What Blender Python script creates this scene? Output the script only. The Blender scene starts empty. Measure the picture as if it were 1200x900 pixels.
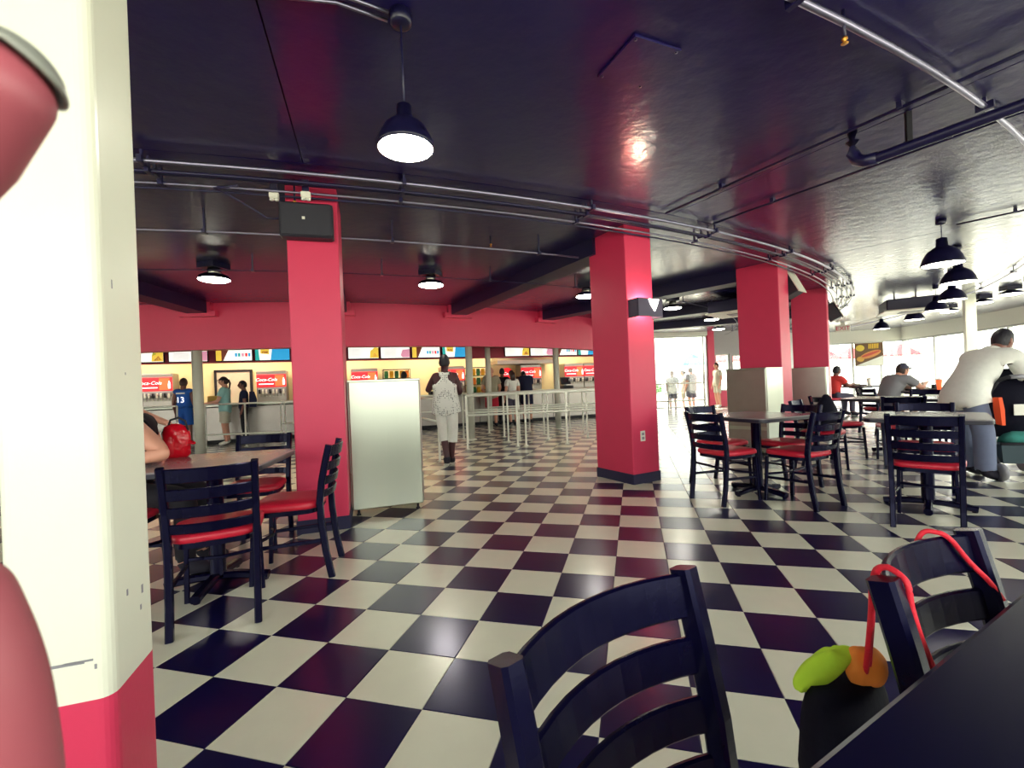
import bpy, bmesh, math, random
from mathutils import Vector, Matrix
random.seed(7)
S = bpy.context.scene
COL = S.collection
PI = math.pi

# ------------------------------------------------------------------ camera
cam_d = bpy.data.cameras.new('camera')
cam = bpy.data.objects.new('camera', cam_d)
COL.objects.link(cam)
CAM = Vector((1.0992, -1.8152, 1.1576))
YAW, PITCH, ROLL = 0.2600, 0.0013, -0.04053
fw = Vector((-math.sin(YAW) * math.cos(PITCH), math.cos(YAW) * math.cos(PITCH), math.sin(PITCH)))
rt0 = Vector((math.cos(YAW), math.sin(YAW), 0))
up0 = rt0.cross(fw)
rt = rt0 * math.cos(ROLL) + up0 * math.sin(ROLL)
up = up0 * math.cos(ROLL) - rt0 * math.sin(ROLL)
M3 = Matrix((rt, up, -fw)).transposed()
cam.matrix_world = Matrix.Translation(CAM) @ M3.to_4x4()
cam_d.sensor_width = 36.0
cam_d.lens = 535.3 / 1200 * 36
cam_d.clip_start = 0.01
cam_d.clip_end = 300
cam_d.dof.use_dof = True
cam_d.dof.focus_distance = 4.0
cam_d.dof.aperture_fstop = 24
S.camera = cam

# ------------------------------------------------------------------ sky and exposure
w = bpy.data.worlds.new('overcast_sky')
S.world = w
w.use_nodes = True
bg = w.node_tree.nodes['Background']
bg.inputs[0].default_value = (0.97, 1.0, 0.88, 1)
bg.inputs[1].default_value = 5.5
sun_d = bpy.data.lights.new('sun', 'SUN')
sun_d.energy = 16
sun_d.angle = 0.01
sun_d.color = (1.0, 0.96, 0.86)
sun = bpy.data.objects.new('sun', sun_d)
COL.objects.link(sun)
sun.rotation_euler = Vector((0.35, -0.45, -0.95)).to_track_quat('-Z', 'Y').to_euler()
S.view_settings.view_transform = 'Standard'
S.view_settings.look = 'None'
S.view_settings.exposure = 0.1
S.view_settings.gamma = 1.0
S.view_settings.use_curve_mapping = False
S.cycles.max_bounces = 8
S.cycles.transparent_max_bounces = 16
S.cycles.sample_clamp_indirect = 8

# ------------------------------------------------------------------ helpers
O = Vector((-10.55, 15.8, 0))          # centre of the round building
H = 2.87                               # ceiling height
T = 0.315                              # floor tile pitch

def cyl(r, ang, z=0.0):
    a = math.radians(ang)
    return Vector((O.x + r * math.cos(a), O.y + r * math.sin(a), z))

def lin(h):
    h = h.lstrip('#')
    o = []
    for i in (0, 2, 4):
        c = int(h[i:i + 2], 16) / 255
        o.append(c / 12.92 if c <= 0.04045 else ((c + 0.055) / 1.055) ** 2.4)
    return (*o, 1)

MATS = {}
def mat(name, col, rough=0.5, metal=0.0, var=0.06, nscale=18, bump=0.0, bscale=60, emit=0.0, ecol=None, spec=0.5, stretch=None, bdist=0.01, tint=None):
    if name in MATS:
        return MATS[name]
    m = bpy.data.materials.new(name)
    m.use_nodes = True
    nt = m.node_tree
    b = nt.nodes['Principled BSDF']
    c = lin(col) if isinstance(col, str) else (*col, 1)
    b.inputs['Roughness'].default_value = rough
    b.inputs['Metallic'].default_value = metal
    b.inputs['Specular IOR Level'].default_value = spec
    if tint:
        b.inputs['Specular Tint'].default_value = (*tint, 1)
    tc = nt.nodes.new('ShaderNodeTexCoord')
    src = tc.outputs['Object']
    if stretch:
        mp = nt.nodes.new('ShaderNodeMapping')
        mp.inputs['Scale'].default_value = stretch
        nt.links.new(src, mp.inputs[0])
        src = mp.outputs[0]
    nz = nt.nodes.new('ShaderNodeTexNoise')
    nz.inputs['Scale'].default_value = nscale
    nz.inputs['Detail'].default_value = 4
    nt.links.new(src, nz.inputs['Vector'])
    mx = nt.nodes.new('ShaderNodeMix')
    mx.data_type = 'RGBA'
    mx.inputs[6].default_value = tuple(x * (1 - var) for x in c[:3]) + (1,)
    mx.inputs[7].default_value = tuple(min(1, x * (1 + var)) for x in c[:3]) + (1,)
    nt.links.new(nz.outputs['Fac'], mx.inputs[0])
    nt.links.new(mx.outputs[2], b.inputs['Base Color'])
    if bump:
        n2 = nt.nodes.new('ShaderNodeTexNoise')
        n2.inputs['Scale'].default_value = bscale
        n2.inputs['Detail'].default_value = 3
        nt.links.new(src, n2.inputs['Vector'])
        bp = nt.nodes.new('ShaderNodeBump')
        bp.inputs['Strength'].default_value = bump
        bp.inputs['Distance'].default_value = bdist
        nt.links.new(n2.outputs['Fac'], bp.inputs['Height'])
        nt.links.new(bp.outputs[0], b.inputs['Normal'])
    if emit:
        b.inputs['Emission Color'].default_value = lin(ecol) if ecol else c
        b.inputs['Emission Strength'].default_value = emit
    MATS[name] = m
    return m

def dots_mat(name, base, dot, scale, size):
    m = bpy.data.materials.new(name)
    m.use_nodes = True
    nt = m.node_tree
    b = nt.nodes['Principled BSDF']
    b.inputs['Roughness'].default_value = 0.8
    tc = nt.nodes.new('ShaderNodeTexCoord')
    vo = nt.nodes.new('ShaderNodeTexVoronoi')
    vo.inputs['Scale'].default_value = scale
    vo.inputs['Randomness'].default_value = 0.35
    nt.links.new(tc.outputs['Object'], vo.inputs['Vector'])
    lt = nt.nodes.new('ShaderNodeMath')
    lt.operation = 'LESS_THAN'
    lt.inputs[1].default_value = size
    nt.links.new(vo.outputs['Distance'], lt.inputs[0])
    mx = nt.nodes.new('ShaderNodeMix')
    mx.data_type = 'RGBA'
    mx.inputs[6].default_value = lin(base)
    mx.inputs[7].default_value = lin(dot)
    nt.links.new(lt.outputs[0], mx.inputs[0])
    nt.links.new(mx.outputs[2], b.inputs['Base Color'])
    return m

def glass_mat(name):
    m = bpy.data.materials.new(name)
    m.use_nodes = True
    nt = m.node_tree
    nt.nodes.clear()
    o = nt.nodes.new('ShaderNodeOutputMaterial')
    t = nt.nodes.new('ShaderNodeBsdfTransparent')
    t.inputs[0].default_value = (0.97, 0.98, 0.97, 1)
    g = nt.nodes.new('ShaderNodeBsdfGlossy')
    g.inputs['Roughness'].default_value = 0.02
    x = nt.nodes.new('ShaderNodeMixShader')
    x.inputs[0].default_value = 0.06
    nt.links.new(t.outputs[0], x.inputs[1])
    nt.links.new(g.outputs[0], x.inputs[2])
    nt.links.new(x.outputs[0], o.inputs[0])
    return m

class MB:
    """collects shapes into one mesh"""
    def __init__(s):
        s.v, s.f, s.mi, s.sm, s.cur, s.smooth = [], [], [], [], 0, False
    def add(s, vs, fs, M=None, smooth=None):
        b = len(s.v)
        for p in vs:
            p = Vector(p)
            s.v.append(tuple(M @ p) if M is not None else tuple(p))
        for f in fs:
            s.f.append(tuple(b + i for i in f))
            s.mi.append(s.cur)
            s.sm.append(s.smooth if smooth is None else smooth)
        return s
    def box(s, c, d, rz=0.0, M=None):
        x, y, z = d[0] / 2, d[1] / 2, d[2] / 2
        vs = [(-x, -y, -z), (x, -y, -z), (x, y, -z), (-x, y, -z), (-x, -y, z), (x, -y, z), (x, y, z), (-x, y, z)]
        A = Matrix.Translation(Vector(c)) @ Matrix.Rotation(rz, 4, 'Z')
        if M is not None:
            A = A @ M
        return s.add(vs, [(3, 2, 1, 0), (4, 5, 6, 7), (0, 1, 5, 4), (1, 2, 6, 5), (2, 3, 7, 6), (3, 0, 4, 7)], A)
    def cbox(s, c, d, ch=0.01, rz=0.0, M=None):
        """box with its vertical and top edges chamfered"""
        x, y, z = d[0] / 2, d[1] / 2, d[2] / 2
        ch = min(ch, x * .9, y * .9, z * .9)
        def ring(i, zz):
            a, b_ = x - i, y - i
            k = ch
            return [(-a + k, -b_, zz), (a - k, -b_, zz), (a, -b_ + k, zz), (a, b_ - k, zz), (a - k, b_, zz), (-a + k, b_, zz), (-a, b_ - k, zz), (-a, -b_ + k, zz)]
        rings = [ring(ch, -z), ring(0, -z + ch), ring(0, z - ch), ring(ch, z)]
        A = Matrix.Translation(Vector(c)) @ Matrix.Rotation(rz, 4, 'Z')
        if M is not None:
            A = A @ M
        return s.loft(rings, True, A)
    def loft(s, rings, cap=True, M=None, closed=True, smooth=None):
        n = len(rings[0])
        vs = [p for r in rings for p in r]
        fs = []
        for k in range(len(rings) - 1):
            for i in range(n if closed else n - 1):
                j = (i + 1) % n
                fs.append((k * n + i, k * n + j, (k + 1) * n + j, (k + 1) * n + i))
        if cap and closed:
            fs.append(tuple(range(n - 1, -1, -1)))
            fs.append(tuple((len(rings) - 1) * n + i for i in range(n)))
        return s.add(vs, fs, M, smooth)
    def lathe(s, prof, c=(0, 0, 0), n=20, M=None, cap=True, smooth=True):
        rings = []
        for r, z in prof:
            rings.append([(max(r, 1e-4) * math.cos(2 * PI * i / n), max(r, 1e-4) * math.sin(2 * PI * i / n), z) for i in range(n)])
        A = Matrix.Translation(Vector(c))
        if M is not None:
            A = A @ M
        return s.loft(rings, cap, A, smooth=smooth)
    def sweep(s, path, sec, upv=(0, 0, 1), cap=True, smooth=None):
        """section points (a along side, b along up) swept along the path"""
        path = [Vector(p) for p in path]
        rings = []
        for i, p in enumerate(path):
            a = path[max(0, i - 1)]
            b = path[min(len(path) - 1, i + 1)]
            t = (b - a).normalized()
            u = Vector(upv)
            side = t.cross(u)
            if side.length < 1e-4:
                side = t.cross(Vector((0, 1, 0)))
            side.normalize()
            u2 = side.cross(t).normalized()
            rings.append([tuple(p + side * x + u2 * y) for x, y in sec])
        return s.loft(rings, cap, None, smooth=smooth)
    def tube(s, path, r, n=8, upv=(0, 0, 1), smooth=True):
        sec = [(r * math.cos(2 * PI * i / n), r * math.sin(2 * PI * i / n)) for i in range(n)]
        return s.sweep(path, sec, upv, True, smooth)
    def prism(s, poly, z0, z1, M=None):
        return s.loft([[(x, y, z0) for x, y in poly], [(x, y, z1) for x, y in poly]], True, M)
    def ball(s, c, r, n=12, m=8, M=None):
        if not hasattr(r, '__len__'):
            r = (r, r, r)
        rings = []
        for k in range(m + 1):
            a = -PI / 2 + PI * k / m
            q = max(math.cos(a), 1e-3)
            rings.append([(r[0] * q * math.cos(2 * PI * i / n), r[1] * q * math.sin(2 * PI * i / n), r[2] * math.sin(a)) for i in range(n)])
        A = Matrix.Translation(Vector(c))
        if M is not None:
            A = A @ M
        return s.loft(rings, True, A, smooth=True)
    def build(s, name, mats, parent=None, off=(0, 0, 0)):
        me = bpy.data.meshes.new(name)
        off = Vector(off)
        me.from_pydata([tuple(Vector(p) - off) for p in s.v], [], s.f)
        if not isinstance(mats, (list, tuple)):
            mats = [mats]
        for m in mats:
            me.materials.append(m)
        me.polygons.foreach_set('material_index', s.mi)
        me.polygons.foreach_set('use_smooth', s.sm)
        me.update()
        bm = bmesh.new()
        bm.from_mesh(me)
        bmesh.ops.recalc_face_normals(bm, faces=bm.faces)
        bm.to_mesh(me)
        bm.free()
        o = bpy.data.objects.new(name, me)
        COL.objects.link(o)
        if parent is not None:
            o.parent = parent
        return o

def tag(o, label, cat, group=None, kind=None):
    o['label'] = label
    o['category'] = cat
    if group:
        o['group'] = group
    if kind:
        o['kind'] = kind
    return o

def thing(name, label, cat, loc=(0, 0, 0), rz=0.0, group=None):
    o = bpy.data.objects.new(name, None)
    o.empty_display_size = 0.1
    COL.objects.link(o)
    o.location = loc
    o.rotation_euler = (0, 0, rz)
    return tag(o, label, cat, group, 'thing')

def structure(o):
    o['kind'] = 'structure'
    return o

def single(mb, name, mats, label, cat, loc, group=None, rz=0.0):
    """a thing that is one mesh, modelled round its own base point"""
    o = mb.build(name, mats)
    o.location = loc
    o.rotation_euler = (0, 0, rz)
    return tag(o, label, cat, group, 'thing')

def dup(root, label, loc, rz, group=None):
    r = root.copy()
    COL.objects.link(r)
    r.location = loc
    r.rotation_euler = (0, 0, rz)
    r['label'] = label
    if group:
        r['group'] = group
    for ch in list(root.children):
        c = ch.copy()
        COL.objects.link(c)
        c.parent = r
        for g in list(ch.children):
            d = g.copy()
            COL.objects.link(d)
            d.parent = c
    return r

def text(name, body, size, M, m, parent, shear=0.0, ext=0.002, align='CENTER'):
    cu = bpy.data.curves.new(name, 'FONT')
    cu.body = body
    cu.size = size
    cu.shear = shear
    cu.extrude = ext
    cu.align_x = align
    cu.align_y = 'CENTER'
    cu.resolution_u = 3
    tmp = bpy.data.objects.new(name, cu)
    COL.objects.link(tmp)
    dg = bpy.context.evaluated_depsgraph_get()
    me = bpy.data.meshes.new_from_object(tmp.evaluated_get(dg))
    bpy.data.objects.remove(tmp)
    bpy.data.curves.remove(cu)
    me.materials.clear()
    me.materials.append(m)
    o = bpy.data.objects.new(name, me)
    COL.objects.link(o)
    o.parent = parent
    o.matrix_local = M
    return o

def upright(x, y, z, rz=0.0):
    """text standing upright, read from the -Y side when rz = 0"""
    return Matrix.Translation((x, y, z)) @ Matrix.Rotation(rz, 4, 'Z') @ Matrix.Rotation(PI / 2, 4, 'X')

# ------------------------------------------------------------------ materials
m_black_tile = mat('navy_black_tile', '#0d0b3a', 0.2, var=0.25, nscale=5, bump=0.04, bscale=7, tint=(.5, .45, 1))
m_white_tile = mat('cream_tile', '#e3e2cd', 0.22, var=0.05, nscale=9, bump=0.03, bscale=7)
for _m in (m_black_tile, m_white_tile):
    _b = _m.node_tree.nodes['Principled BSDF']
    _b.inputs['Coat Weight'].default_value = 0.5
    _b.inputs['Coat Roughness'].default_value = 0.3
m_grout = mat('dark_grout', '#2a2540', 0.8)
m_ceil = mat('glossy_navy_ceiling_paint', '#110846', 0.42, var=0.2, nscale=3, bump=0.4, bscale=8, bdist=0.011, spec=0.35, tint=(.45, .4, 1))
_cb = m_ceil.node_tree.nodes['Principled BSDF']
_cb.inputs['Coat Weight'].default_value = 1.0
_cb.inputs['Coat Roughness'].default_value = 0.18
_cb.inputs['Coat IOR'].default_value = 1.45
m_ceil.node_tree.links.new(_cb.inputs['Normal'].links[0].from_socket, _cb.inputs['Coat Normal'])
m_red = mat('crimson_wall_paint', '#d5325a', 0.42, var=0.04, nscale=6, bump=0.05, bscale=80)
m_red_dark = mat('deep_red_paint', '#b02a4a', 0.45, var=0.04)
m_white_paint = mat('glossy_white_paint', '#e9ead9', 0.3, var=0.03, nscale=5, bump=0.06, bscale=40)
m_white_wall = mat('white_wall_paint', '#e6e6da', 0.6, var=0.03)
m_grey_wall = mat('grey_wall_paint', '#a8a3a6', 0.6, var=0.04)
m_cream = mat('cream_kitchen_wall', '#efe2ae', 0.6, var=0.03)
m_base = mat('navy_rubber_baseboard', '#1a1840', 0.5, var=0.1)
m_steel = mat('brushed_stainless', '#b4b8ab', 0.3, 1.0, var=0.06, nscale=3, bump=0.05, bscale=30, stretch=(1, 1, 0.06))
m_steel_dark = mat('worn_stainless', '#9d9690', 0.36, 1.0, var=0.1, nscale=6)
m_rail = mat('white_rail_enamel', '#efefe2', 0.3, 0.0, var=0.05)
m_pipe_dark = mat('navy_painted_pipe', '#191540', 0.33, 0.0, var=0.1)
m_pipe_bright = mat('galvanised_conduit', '#8c89a0', 0.3, 0.9, var=0.1)
m_beam = mat('navy_painted_beam', '#15103a', 0.45, var=0.1)
m_frame = mat('black_chair_enamel', '#060520', 0.25, 0.0, tint=(.6, .6, 1), spec=.25, var=0.15, bump=0.03, bscale=90)
m_vinyl = mat('red_vinyl', '#c41f38', 0.33, var=0.07, bump=0.05, bscale=120)
m_lam_grey = mat('grey_laminate', '#8a8284', 0.22, var=0.08, nscale=60)
m_lam_black = mat('black_laminate', '#090826', 0.3, var=0.3, nscale=8, tint=(.6, .6, 1), spec=.3)
m_edge = mat('dark_table_edge', '#171329', 0.35)
m_lamp = mat('black_lamp_enamel', '#131133', 0.3)
m_lamp_in = mat('white_lamp_lining', '#f2f2ea', 0.5)
m_sconce = mat('lit_sconce_bulb', '#fff0c8', 0.5, emit=160, ecol='#fff0c8')
m_bulb = mat('lit_bulb', '#fffbe8', 0.5, emit=55, ecol='#fffbe6')
m_bulb_far = mat('lit_bulb_far', '#fffbe8', 0.5, emit=14, ecol='#fffbe6')
m_speaker = mat('black_speaker_plastic', '#23222f', 0.5)
m_white_plastic = mat('white_plastic', '#e8e6da', 0.4)
m_grey_plastic = mat('grey_plastic', '#8c8a92', 0.45)
m_black = mat('matte_black', '#11101c', 0.6)
m_sign_red = mat('lit_red_sign', '#d8202c', 0.4, emit=0.9, ecol='#ee2b34')
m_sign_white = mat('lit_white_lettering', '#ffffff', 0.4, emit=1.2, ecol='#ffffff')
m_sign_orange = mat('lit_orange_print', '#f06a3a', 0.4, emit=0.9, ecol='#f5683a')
m_menu = mat('lit_menu_board', '#f4f4ee', 0.4, emit=1.0, ecol='#f6f5ec')
m_menu_blue = mat('lit_menu_blue', '#2fa5dc', 0.4, emit=0.8, ecol='#2fa5dc')
m_menu_teal = mat('lit_menu_teal', '#2cb4ab', 0.4, emit=0.7, ecol='#2cb4ab')
m_menu_yellow = mat('lit_menu_yellow', '#f2c84a', 0.4, emit=0.8, ecol='#f2c84a')
m_menu_pink = mat('lit_menu_pink', '#e79bb4', 0.4, emit=0.7, ecol='#e79bb4')
m_menu_brown = mat('lit_menu_brown', '#7c4032', 0.4, emit=0.5, ecol='#7c4032')
m_menu_green = mat('lit_menu_green', '#6c9a3a', 0.4, emit=0.6, ecol='#6c9a3a')
m_print_grey = mat('grey_print', '#8b8b92', 0.5)
m_yellow = mat('yellow_packaging', '#e0b21f', 0.4)
m_green = mat('green_packaging', '#2f7d4a', 0.4)
m_orange = mat('orange_cloth', '#ff9238', 0.8, bump=0.3, bscale=25)
m_lime = mat('lime_cloth', '#c6f23c', 0.8, bump=0.4, bscale=25)
m_bag = mat('black_bag_cloth', '#07061a', 0.8, spec=.2, bump=0.3, bscale=30)
m_cord = mat('red_cord', '#dd1c34', 0.6, bump=0.3, bscale=150)
m_red_shiny = mat('shiny_red_vinyl', '#c50f22', 0.12, var=0.1, bump=0.3, bscale=22, bdist=0.02)
m_concrete = mat('pale_concrete', '#cfcdc0', 0.8)
m_glass = glass_mat('window_glass')
m_alu = mat('aluminium_frame', '#a7a9a6', 0.4, 0.6)
m_skin_light = mat('light_skin', '#d99c84', 0.5, var=0.05)
m_skin_pink = mat('pink_skin', '#a04f5a', 0.45, var=0.12, nscale=30)
m_skin_brown = mat('brown_skin', '#7d5044', 0.5, var=0.05)
m_skin_dark = mat('dark_skin', '#4a2228', 0.45, var=0.08)
m_eye = mat('dark_eye', '#1a1418', 0.2)
m_lip = mat('lips', '#a8505a', 0.45)
m_hair_black = mat('black_hair', '#15101c', 0.5, bump=0.5, bscale=60)
m_hair_brown = mat('brown_hair', '#3a2420', 0.5, bump=0.5, bscale=60)
m_nail = mat('grey_nail_polish', '#8f9188', 0.3, var=0.15, nscale=90)

# ------------------------------------------------------------------ floor
def tile_mb(ds, white):
    mb = MB()
    g, c = 0.0012, 0.0022
    a = T / 2 - g
    b = a - c
    mb.add([(-a, -a, -0.006), (a, -a, -0.006), (a, a, -0.006), (-a, a, -0.006), (-a, -a, -0.0012), (a, -a, -0.0012), (a, a, -0.0012), (-a, a, -0.0012), (-b, -b, 0), (b, -b, 0), (b, b, 0), (-b, b, 0)],
           [(0, 1, 5, 4), (1, 2, 6, 5), (2, 3, 7, 6), (3, 0, 4, 7), (4, 5, 9, 8), (5, 6, 10, 9), (6, 7, 11, 10), (7, 4, 8, 11), (8, 9, 10, 11)])
    return mb
OUT = [cyl(23.3, -180 + 3 * k) for k in range(65)]
OUT = [(q.x, q.y) for q in OUT] + [(12.25, 20.78), (8.15, 21.32), (6.3, 17.9), (1.15, 15.85)]
def inside(x, y):
    c = False
    for k in range(len(OUT)):
        x0, y0 = OUT[k]
        x1, y1 = OUT[k - 1]
        if (y0 > y) != (y1 > y) and x < (x1 - x0) * (y - y0) / (y1 - y0) + x0:
            c = not c
    return c
fl = MB()
fl.prism(OUT, -0.16, -0.006)
floor = structure(fl.build('floor', m_grout))
def cam_xy(p):
    d = Vector(p) - CAM
    z = d.dot(fw)
    return (600 + 535.3 * d.dot(rt) / z, 450 - 535.3 * d.dot(up) / z, z) if z > 0.05 else (None, None, z)
cells, rest = [], []
for i in range(-50, 72):
    for j in range(-25, 80):
        c = Vector(((i + .5) * T, (j + .5) * T, 0))
        if (c - O).length > 22.8 or c.x < -14.4 or not inside(c.x - .12, c.y + .2):
            continue
        x, y, z = cam_xy(c)
        vis = x is not None and 170 < x < 1230 and y < 945
        (cells if vis else rest).append((i, j, c, (c - CAM).length))
cells.sort(key=lambda q: q[3])
rest += cells[290:]
proto = {}
for i, j, c, d in cells[:290]:
    wh = (i + j) % 2 != 0
    if wh not in proto:
        o = tile_mb(1, wh).build('tile', m_white_tile if wh else m_black_tile, floor)
        proto[wh] = o
    else:
        o = proto[wh].copy()
        COL.objects.link(o)
    o.location = c
    o.rotation_euler = (0, 0, random.choice((0, 1, 2, 3)) * PI / 2)
big = MB()
for i, j, c, d in rest:
    big.cur = 1 if (i + j) % 2 != 0 else 0
    g, k = T / 2 - 0.0012, T / 2 - 0.0034
    vs = [(c.x + sx * g, c.y + sy * g, -0.006) for sx, sy in ((-1, -1), (1, -1), (1, 1), (-1, 1))]
    vs += [(c.x + sx * k, c.y + sy * k, 0) for sx, sy in ((-1, -1), (1, -1), (1, 1), (-1, 1))]
    big.add(vs, [(0, 1, 5, 4), (1, 2, 6, 5), (2, 3, 7, 6), (3, 0, 4, 7), (4, 5, 6, 7)])
o = big.build('tile_field', [m_black_tile, m_white_tile], floor)
o['kind'] = 'stuff'

gr = MB()
gr.lathe([(120, -0.3), (120, -0.17)], (O.x, O.y, 0), n=64, smooth=False)
structure(gr.build('ground', m_concrete))

# ------------------------------------------------------------------ ceiling
def arc_ring(mb, r0, r1, a0, a1, z0, z1, step=2.0):
    n = max(2, int(abs(a1 - a0) / step) + 1)
    rings = []
    for k in range(n + 1):
        a = a0 + (a1 - a0) * k / n
        rings.append([tuple(cyl(r0, a, z0)), tuple(cyl(r1, a, z0)), tuple(cyl(r1, a, z1)), tuple(cyl(r0, a, z1))])
    return mb.loft(rings, True)
ce = MB()
ce.prism(OUT, H + 0.04, H + 0.3)
ceiling = structure(ce.build('ceiling', m_beam))
arc_ring(p := MB(), 0.05, 17.42, -180, -0.4, H, H + 0.04, 3)
p.build('panel', m_ceil, ceiling)
a = -57.6 - 11.55 * 5
while a < -12:
    pm = MB()
    arc_ring(pm, 17.425, 23.3, a + 0.012, a + 11.55 - 0.012, H, H + 0.04, 1.0)
    pm.build('panel', m_ceil, ceiling)
    a += 11.55
pe = MB()
pe.prism([tuple(cyl(23.3, a + 0.02 + (12 - a) * k / 14)[:2]) for k in range(15)] + [(12.25, 20.7), (8.2, 21.2), (6.3, 17.8), (1.2, 15.75), tuple(cyl(11.7, -0.4)[:2]), tuple(cyl(17.425, -0.4)[:2]), tuple(cyl(17.425, a + 0.02)[:2])], H, H + 0.04)
pe.build('panel', m_ceil, ceiling)

# ------------------------------------------------------------------ walls
# red bulkhead above the counter queue
bk = MB()
arc_ring(bk, 11.5, 11.75, -100, 2, 2.02, H, 1.5)
bulk = structure(bk.build('wall_back', m_red))
BEAMS = (-69.7, -58.1, -46.5, -34.95, -23.6, -11.8)
for a in BEAMS:
    mb = MB()
    A = Matrix.Translation(cyl(11.80, a, 2.66)) @ Matrix.Rotation(math.radians(a), 4, 'Z')
    mb.box((0, 0, 0), (0.12, 0.62, 0.1), 0)
    mb.box((0, 0, 0.13), (0.12, 0.46, 0.16), 0)
    v = [tuple(A @ Vector(q)) for q in mb.v]
    mb.v = v
    mb.build('corbel', m_red, bulk)

# straight serving counter zone: s runs left to right, b away from the camera
KU = Vector((0.815, 0.579, 0)).normalized()
KN = Vector((0.579, -0.815, 0)).normalized()
K0 = Vector((-9.5, 6.2, 0)) - KN * 0.3
KROT = math.atan2(KU.y, KU.x)
def K(s, b=0.0, z=0.0):
    return K0 + KU * s - KN * b + Vector((0, 0, z))
kw = MB()
kw.box(K(5.5, 2.15, H / 2), (19.5, 0.2, H), KROT)
structure(kw.build('wall_kitchen', m_cream))
kf = MB()
kf.box(K(5.7, 0.62, 2.43), (15.4, 0.16, 0.84), KROT)
structure(kf.build('trim_1', m_red_dark))
# left closing wall added against light leaks, unseen behind the white post
wl = MB()
wl.box((-14.7, -1.5, H / 2), (0.2, 13.2, H))
structure(wl.build('wall_left_added', m_white_wall))

# end wall with its storefront opening
E0 = Vector((1.2, 15.745, 0))
EU = Vector((0.93, 0.37, 0)).normalized()
EN = Vector((0.37, -0.93, 0)).normalized()
EROT = math.atan2(EU.y, EU.x)
def E(s, b=0.0, z=0.0):
    return E0 + EU * s - EN * b + Vector((0, 0, z))
def wall_seg(mb, s0, s1, z0, z1, th=0.2):
    mb.box(E((s0 + s1) / 2, th / 2, (z0 + z1) / 2), (s1 - s0, th, z1 - z0), EROT)
we = MB()
wall_seg(we, -1.2, 0.75, 0, H)
wall_seg(we, 0.75, 2.87, 2.72, H)
we.cur = 1
wall_seg(we, 2.87, 3.13, 0, H)
we.cur = 1
wall_seg(we, 3.13, 5.6, 0, 0.6)
we.cur = 2
wall_seg(we, 3.13, 3.17, 0.6, H)
wall_seg(we, 3.75, 3.85, 0.6, H)
wall_seg(we, 3.17, 3.75, 2.0, H)
wall_seg(we, 3.85, 4.4, 0.6, 1.22)
wall_seg(we, 3.85, 4.4, 1.95, H)
wall_seg(we, 4.4, 5.6, 0.6, H)
structure(we.build('wall_end', [m_white_wall, m_red, m_grey_wall]))
def window(nm, s0, s1, z0, z1, mull=()):
    f = MB()
    t = 0.05
    for sa, sb, za, zb in ((s0, s1, z0, z0 + t), (s0, s1, z1 - t, z1), (s0, s0 + t, z0 + t, z1 - t), (s1 - t, s1, z0 + t, z1 - t)):
        f.box(E((sa + sb) / 2, 0.1, (za + zb) / 2), (sb - sa, 0.08, zb - za), EROT)
    o = structure(f.build(nm, m_alu))
    cuts = [s0 + t] + list(mull) + [s1 - t]
    for q in mull:
        mm = MB()
        mm.box(E(q, 0.1, (z0 + z1) / 2), (t, 0.08, z1 - z0 - 2 * t), EROT)
        mm.build('mullion', m_alu, o)
    for k in range(len(cuts) - 1):
        g = MB()
        a_, b_ = cuts[k] + 0.02, cuts[k + 1] - 0.02
        g.box(E((a_ + b_) / 2, 0.1, (z0 + z1) / 2), (b_ - a_, 0.008, z1 - z0 - 2 * t), EROT)
        g.build('pane', m_glass, o)
window('window_1', 0.75, 2.87, 0.02, 2.72, (2.72,))
window('window_2', 3.17, 3.75, 0.6, 2.0)
window('window_3', 3.85, 4.4, 1.22, 1.95)
# side return between end wall and far wall
def seg_wall(mb, A, B, z0, z1, th=0.2):
    A, B = Vector(A), Vector(B)
    d = B - A
    mb.box(((A.x + B.x) / 2, (A.y + B.y) / 2, (z0 + z1) / 2), (d.length, th, z1 - z0), math.atan2(d.y, d.x))
ws = MB()
seg_wall(ws, (6.38, 17.85), (8.2, 21.2), 0, H)
structure(ws.build('wall_side', m_grey_wall))
FA, FB = Vector((8.2, 21.2, 0)), Vector((12.25, 20.65, 0))
fd = (FB - FA).normalized()
FROT = math.atan2(fd.y, fd.x)
wf = MB()
seg_wall(wf, FA, FB, 2.37, H)
seg_wall(wf, FA, FB, 0, 0.12)
structure(wf.build('wall_far', m_white_wall))
def framed(nm, A, B, z0, z1, nm_n, th=0.07):
    """window strip from A to B with n panes"""
    A, B = Vector(A), Vector(B)
    d = B - A
    rot = math.atan2(d.y, d.x)
    f = MB()
    mid = (A + B) / 2
    f.box((mid.x, mid.y, z0 + 0.03), (d.length, 0.1, 0.06), rot)
    f.box((mid.x, mid.y, z1 - 0.03), (d.length, 0.1, 0.06), rot)
    o = structure(f.build(nm, m_alu))
    for k in range(nm_n + 1):
        q = A + d * (k / nm_n)
        mm = MB()
        mm.box((q.x, q.y, (z0 + z1) / 2), (th, 0.1, z1 - z0 - 0.12), rot)
        mm.build('mullion', m_alu, o)
        if k < nm_n:
            c = A + d * ((k + .5) / nm_n)
            g = MB()
            g.box((c.x, c.y, (z0 + z1) / 2), (d.length / nm_n - th, 0.008, z1 - z0 - 0.12), rot)
            g.build('pane', m_glass, o)
    return o
framed('window_4', FA + fd * 0.1, FB - fd * 0.1, 0.12, 2.37, 4)
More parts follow.
